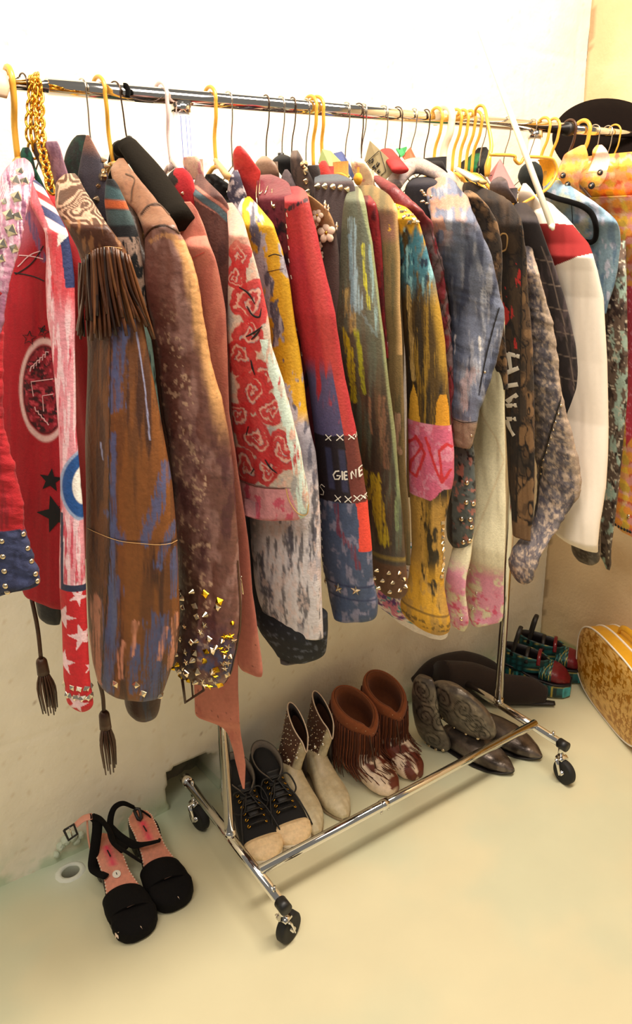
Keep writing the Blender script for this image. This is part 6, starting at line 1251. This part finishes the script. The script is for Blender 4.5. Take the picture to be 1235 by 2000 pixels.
moc((.452, .215), (.474, -.005), 'brown fringed moccasin boot with a spotted toe, beside the cream boots', 11)
moc((.578, .225), (.566, -.012), 'brown fringed moccasin boot with a spotted toe, beside the silver boots', 12)

# -- silver western boots lying over
def tool(x, y, s=3):
    c = solid((112, 102, 94), .3, 16, 16, s)(x, y); wx = x + 10 * (N(x, y, 24, 24, s + 5) - .5); wy = y + 10 * (N(x, y, 24, 24, s + 6) - .5); r = np.zeros(len(x))
    for cx, cy, q in ((868, 1362, 1), (928, 1392, -1), (905, 1368, 1), (862, 1400, -1), (946, 1408, 1), (826, 1345, 1), (832, 1392, -1), (846, 1436, 1)):
        d = np.hypot(wx - cx, wy - cy); an = np.arctan2(wy - cy, wx - cx) * q; r = np.maximum(r, band((d / 9 + an / 6.283) % 1, .3, .55, .08) * (d < 21))
    return mx(mx(c, (26, 20, 20), r * .95), (150, 138, 124), (1 - r) * sm(.55, .68, N(x, y, 12, 12, s + 8)) * .7)
def wboot(heel, toe, label, rows, y, studs, s):
    e = root('western_boot', heel, toe, label, 'boot'); L_ = math.dist(heel, toe)
    mt = lambda x, u, z: mx(solid((112, 100, 92), .3, 18, 24, s)(x * 900 + 200, u * 200 + z * 400), (60, 50, 46), sm(.52, .62, N(x * 900, u * 160, 12, 40, s)) * .7)
    st = [(0, .5, .05, .0), (.1, .72, .062, .0), (.35, .86, .066, .0), (.55, .92, .062, .0), (.75, .78, .05, .002), (.9, .48, .038, .006), (1, .12, .024, .012)]
    link('foot', footm(L_, .048, st, mt, e1=.8, e2=.8), MT['metshoe'], e)
    link('sole', footm(L_, .050, [(q[0], q[1] * 1.02, q[3] + .006, q[3] - .000) for q in st], (26, 20, 18), e1=.6, e2=.4), MT['shoe'], e)
    e2 = e.rotation_euler.copy()
    L3 = Loft('shaft', rows, y, None, 'metshoe', lambda a, b: tool(a, b, s), k=.38, seed=s, amp=.003, hollow=False, th=60)
    W = Matrix.LocRotScale(e.location, e.rotation_euler, e.scale); L3.o.parent = e; L3.o.matrix_parent_inverse = W.inverted()
    def adopt(o): o.parent = e; o.matrix_parent_inverse = W.inverted(); return o
    for x, y_ in studs: adopt(L3.stud(None, x, y_, 3.6, 'dome', 'gilt'))
    P_, n_ = L3.surf(*zip(*[(a + 0, b) for a, b in studs]), -.001); 
    adopt(tube('rim_piping', [tuple(q) for q in L3.surf([a + 1 for a, b in studs], [b + 1 for a, b in studs], .0005)[0]], .0022, MT['blackst'], None, 8, 4))
    return e
wboot((.745, .075), (.790, -.150), 'silver western boot lying in front, studded scroll-tooled shaft folded over', [(1336, 868, 900), (1342, 850, 918), (1356, 839, 940), (1372, 836, 956), (1390, 840, 966), (1408, 850, 970), (1420, 864, 964), (1428, 882, 955), (1432, 905, 940)], .0, [(842, 1352), (841, 1374), (848, 1394), (863, 1411), (886, 1424), (910, 1426), (934, 1424)], 3)
wboot((.86, .07), (.898, -.155), 'silver western boot behind the folded one, paisley shaft flopped to the left', [(1322, 818, 846), (1332, 808, 852), (1360, 803, 856), (1400, 805, 862), (1430, 810, 880), (1448, 818, 884), (1458, 832, 874)], .07, [(824, 1458), (838, 1459), (852, 1457), (866, 1452)], 7)

# -- dark suede boots lying at the back
g = empty('suede_boot', tuple(at(950, 1400, z=0)), 'dark brown suede boot lying on its side behind the silver boots', 'boot')
P = [at(860, 1318, y=.18), at(920, 1325, y=.16), at(980, 1350, y=.11), at(1030, 1376, y=.06), at(1062, 1394, y=.025)]
P = [np.array([p[0], p[1], max(p[2], r)]) for p, r in zip(P, (.05, .052, .05, .043, .03))]
def tubecol(P_, r, c, flat=1.0):
    me = tubemesh(np.array(P_), r, 28, 8, flat); V = np.zeros(len(me.vertices) * 3, np.float32); me.vertices.foreach_get('co', V); V = V.reshape(-1, 3) * 900; setcol(me, solid(c, .2, 20, 20, 4)(V[:, 0] + V[:, 1] + 100, V[:, 2])); return me
link('upper', tubecol(P, [.044, .050, .048, .043, .026], (36, 23, 18)), MT['suede'], g)
link('sole', tubecol([p * np.array([1, 1, 0]) + np.array([.012, -.03, .012]) for p in P[2:]], [.012, .014, .010], (28, 20, 18), .5), MT['shoe'], g)
g = empty('suede_boot', tuple(at(880, 1330, z=0)), 'dark brown suede boot shaft slumped against the wall behind its mate', 'boot')
P = [at(808, 1330, y=.24), at(850, 1305, y=.235), at(905, 1298, y=.225), at(955, 1312, y=.2), at(990, 1345, y=.17)]
link('upper', tubecol(P, [.012, .032, .044, .038, .02], (30, 19, 15)), MT['suede'], g)

# -- plaid platform shoes in the corner
def plaid(x, y, z):
    X_, Y_ = x * 1000, z * 1000 + y * 200; c = np.tile(lin((26, 92, 92)), (len(x), 1)); c = mx(c, (14, 44, 44), band((X_ % 22), 8, 15, 1)); c = mx(c, (14, 44, 44), band((Y_ % 20), 8, 14, 1)); c = mx(c, (70, 170, 176), band((X_ % 22), 2, 3.5, .6)); c = mx(c, (206, 180, 70), band((X_ % 44), 25, 28, .6)); return mx(c, (190, 170, 80), band((Y_ % 40), 3, 5, .6) * .8)
def pshoe(heel, toe, label):
    e = root('platform_shoe', heel, toe, label, 'shoe'); L_ = .235; W_ = .05
    pf = [(0, .4, .085, .0), (.08, .6, .085, .0), (.2, .66, .080, .0), (.30, .66, .075, .03), (.45, .78, .062, .008), (.58, .92, .056, .0), (.78, 1.0, .052, .0), (.92, .8, .050, .0), (1, .45, .046, .004)]
    def pp_(x, u, z): return plaid(x + u * .2, u * .0, z)
    link('platform_sole', footm(L_, W_, pf, pp_, e1=.5, e2=.3), MT['shoe'], e)
    bd = [(q[0], q[1] * 1.03, q[2] + .004, q[2] - .004) for q in pf]; link('welt', footm(L_, W_, bd, (24, 16, 20), e1=.5, e2=.4), MT['shoe'], e)
    A = [(0, .86, .094, .05), (.3, .96, .100, .05), (.62, .92, .092, .048), (.85, .66, .078, .047), (1, .3, .058, .046)]
    up = lambda x, u, z: mx(plaid(x + u * .2, u, z), (112, 20, 30), (u > .42).astype(float))
    me = footm(.40 * L_, W_, A, up, e1=.8, e2=.7); me.transform(Matrix.Translation((0, .58 * L_, 0))); link('toe_upper', me, MT['leather'], e, 'tartan upper with a dark red patent toe')
    link('heel_counter', shaftm(.36 * L_, .036, .078, .07, .128, -.014, paint=lambda x, y, z, a: plaid(x + y, y * 0, z), inner=(20, 12, 14), depth=.045, n=48, m=12), MT['shoe'], e)
    for k, y in enumerate((.40, .56)): tube('strap', [(-.038, y * L_, .105), (-.026, y * L_, .128), (0, y * L_, .136), (.026, y * L_, .128), (.038, y * L_, .105)], .006, MT['leather_red'] if k else MT['blackst'], e, 10, 5, flat=.5)
    tube('ankle_strap', [(-.030, .2 * L_, .12), (-.034, .24 * L_, .17), (-.012, .28 * L_, .205), (.02, .26 * L_, .19), (.030, .2 * L_, .12)], .007, MT['blackst'], e, 10, 6, flat=.5)
    return e
MT['leather_red'] = mat('dark_red_patent', (112, 20, 30), .2, noise=.05)
pshoe((1.105, .205), (1.215, .035), 'teal tartan platform shoe with dark red toe, nearer one in the corner')
pshoe((1.205, .225), (1.305, .085), 'teal tartan platform shoe with dark red toe, partly behind its mate')

# ------------------------------------------------------------------ floral vinyl case
A0_ = np.array([1.306, .050]); dd_ = np.array([-.175, -.335]); dd_ = dd_ / np.linalg.norm(dd_); nn_ = np.array([dd_[1], -dd_[0]]); nn_ = -nn_ if nn_[0] < 0 else nn_
g = empty('vinyl_case', (A0_[0], A0_[1], 0), 'mustard floral vinyl case with white piping on the floor at the right', 'bag')
Lc_, Hc = .42, .245; a = np.linspace(0, 2 * math.pi, 181)[:-1]
su = Lc_ / 2 + Lc_ / 2 * np.sign(np.cos(a)) * np.abs(np.cos(a)) ** .62; zu = .004 + Hc / 2 + Hc / 2 * np.sign(np.sin(a)) * np.abs(np.sin(a)) ** .66
def cw(s_, z, d): return np.stack([A0_[0] + s_ * dd_[0] + d * nn_[0], A0_[1] + s_ * dd_[1] + d * nn_[1], z], -1)
def flo(s_, z):
    x, y = s_ * 1000, z * 1000; c = np.tile(lin((172, 112, 12)), (len(x), 1)); wx = x + 22 * (N(x, y, 16, 16, 3) - .5); wy = y + 22 * (N(x, y, 16, 16, 4) - .5)
    for k, sc in ((0, 44), (1, 30), (2, 20)):
        gx, gy = (wx + k * 17) / sc, (wy + k * 23) / sc; ix, iy = np.floor(gx), np.floor(gy); fx, fy = gx - ix - .5 + (hsh(ix, iy, k) - .5) * .3, gy - iy - .5 + (hsh(ix, iy, k + 9) - .5) * .3
        r = np.hypot(fx, fy); an = np.arctan2(fy, fx); pet = r / (.36 + .09 * np.cos(an * 5 + hsh(ix, iy, 5) * 6)); ok = (hsh(ix, iy, k + 30) > .3)
        c = mx(c, (230, 182, 100), (1 - sm(.85, .98, pet)) * ok); c = mx(c, (190, 132, 36), band(pet, .40, .52, .05) * ok * .7); c = mx(c, (226, 190, 126), (1 - sm(.2, .3, pet)) * ok * .6)
    return mx(c, (216, 170, 96), band(N(x, y, 26, 26, 77, 2), .49, .515, .006))
rows = []; cc = []
for f in np.linspace(.01, 1, 110):
    s_ = Lc_ / 2 + (su - Lc_ / 2) * f; z = Hc / 2 + .004 + (zu - Hc / 2 - .004) * f; rows.append(cw(s_, z, -.010 * (1 - f ** 6))); cc.append(flo(s_, z))
link('front_face', gridmesh(np.array(rows), True, False, np.vstack(cc)), mat('floral_vinyl', vcol=True, rough=.35, bump=.15, bscale=90, noise=.05), g)
th_ = .088
yv = mat('yellow_vinyl', (216, 158, 34), .35, bump=.1, noise=.05)
link('side_wall', gridmesh(np.array([cw(su, zu, d) for d in (0, .02, .05, th_)]), True, False), yv, g)
rows = [cw(Lc_ / 2 + (su - Lc_ / 2) * f, Hc / 2 + .004 + (zu - Hc / 2 - .004) * f, th_ + .004 * (1 - f)) for f in (1, .5, .01)]; link('back_face', gridmesh(np.array(rows), True, False), yv, g)
for d in (.0, th_): tube('piping', np.vstack([cw(su, zu, d), cw(su[:1], zu[:1], d)]), .0028, MT['white'], g, 8)
ix = [i for i in range(180) if np.sin(a[i]) > .25]; tube('zip', cw(su[ix], zu[ix] + .001, .045), .0035, MT['white'], g, 8)
hx_ = np.linspace(0, math.pi, 20); tube('handle', cw(.20 + .07 * np.cos(hx_), Hc + .002 + .035 * np.sin(hx_) ** .7, .062), .009, yv, g, 12, 1, flat=.5)
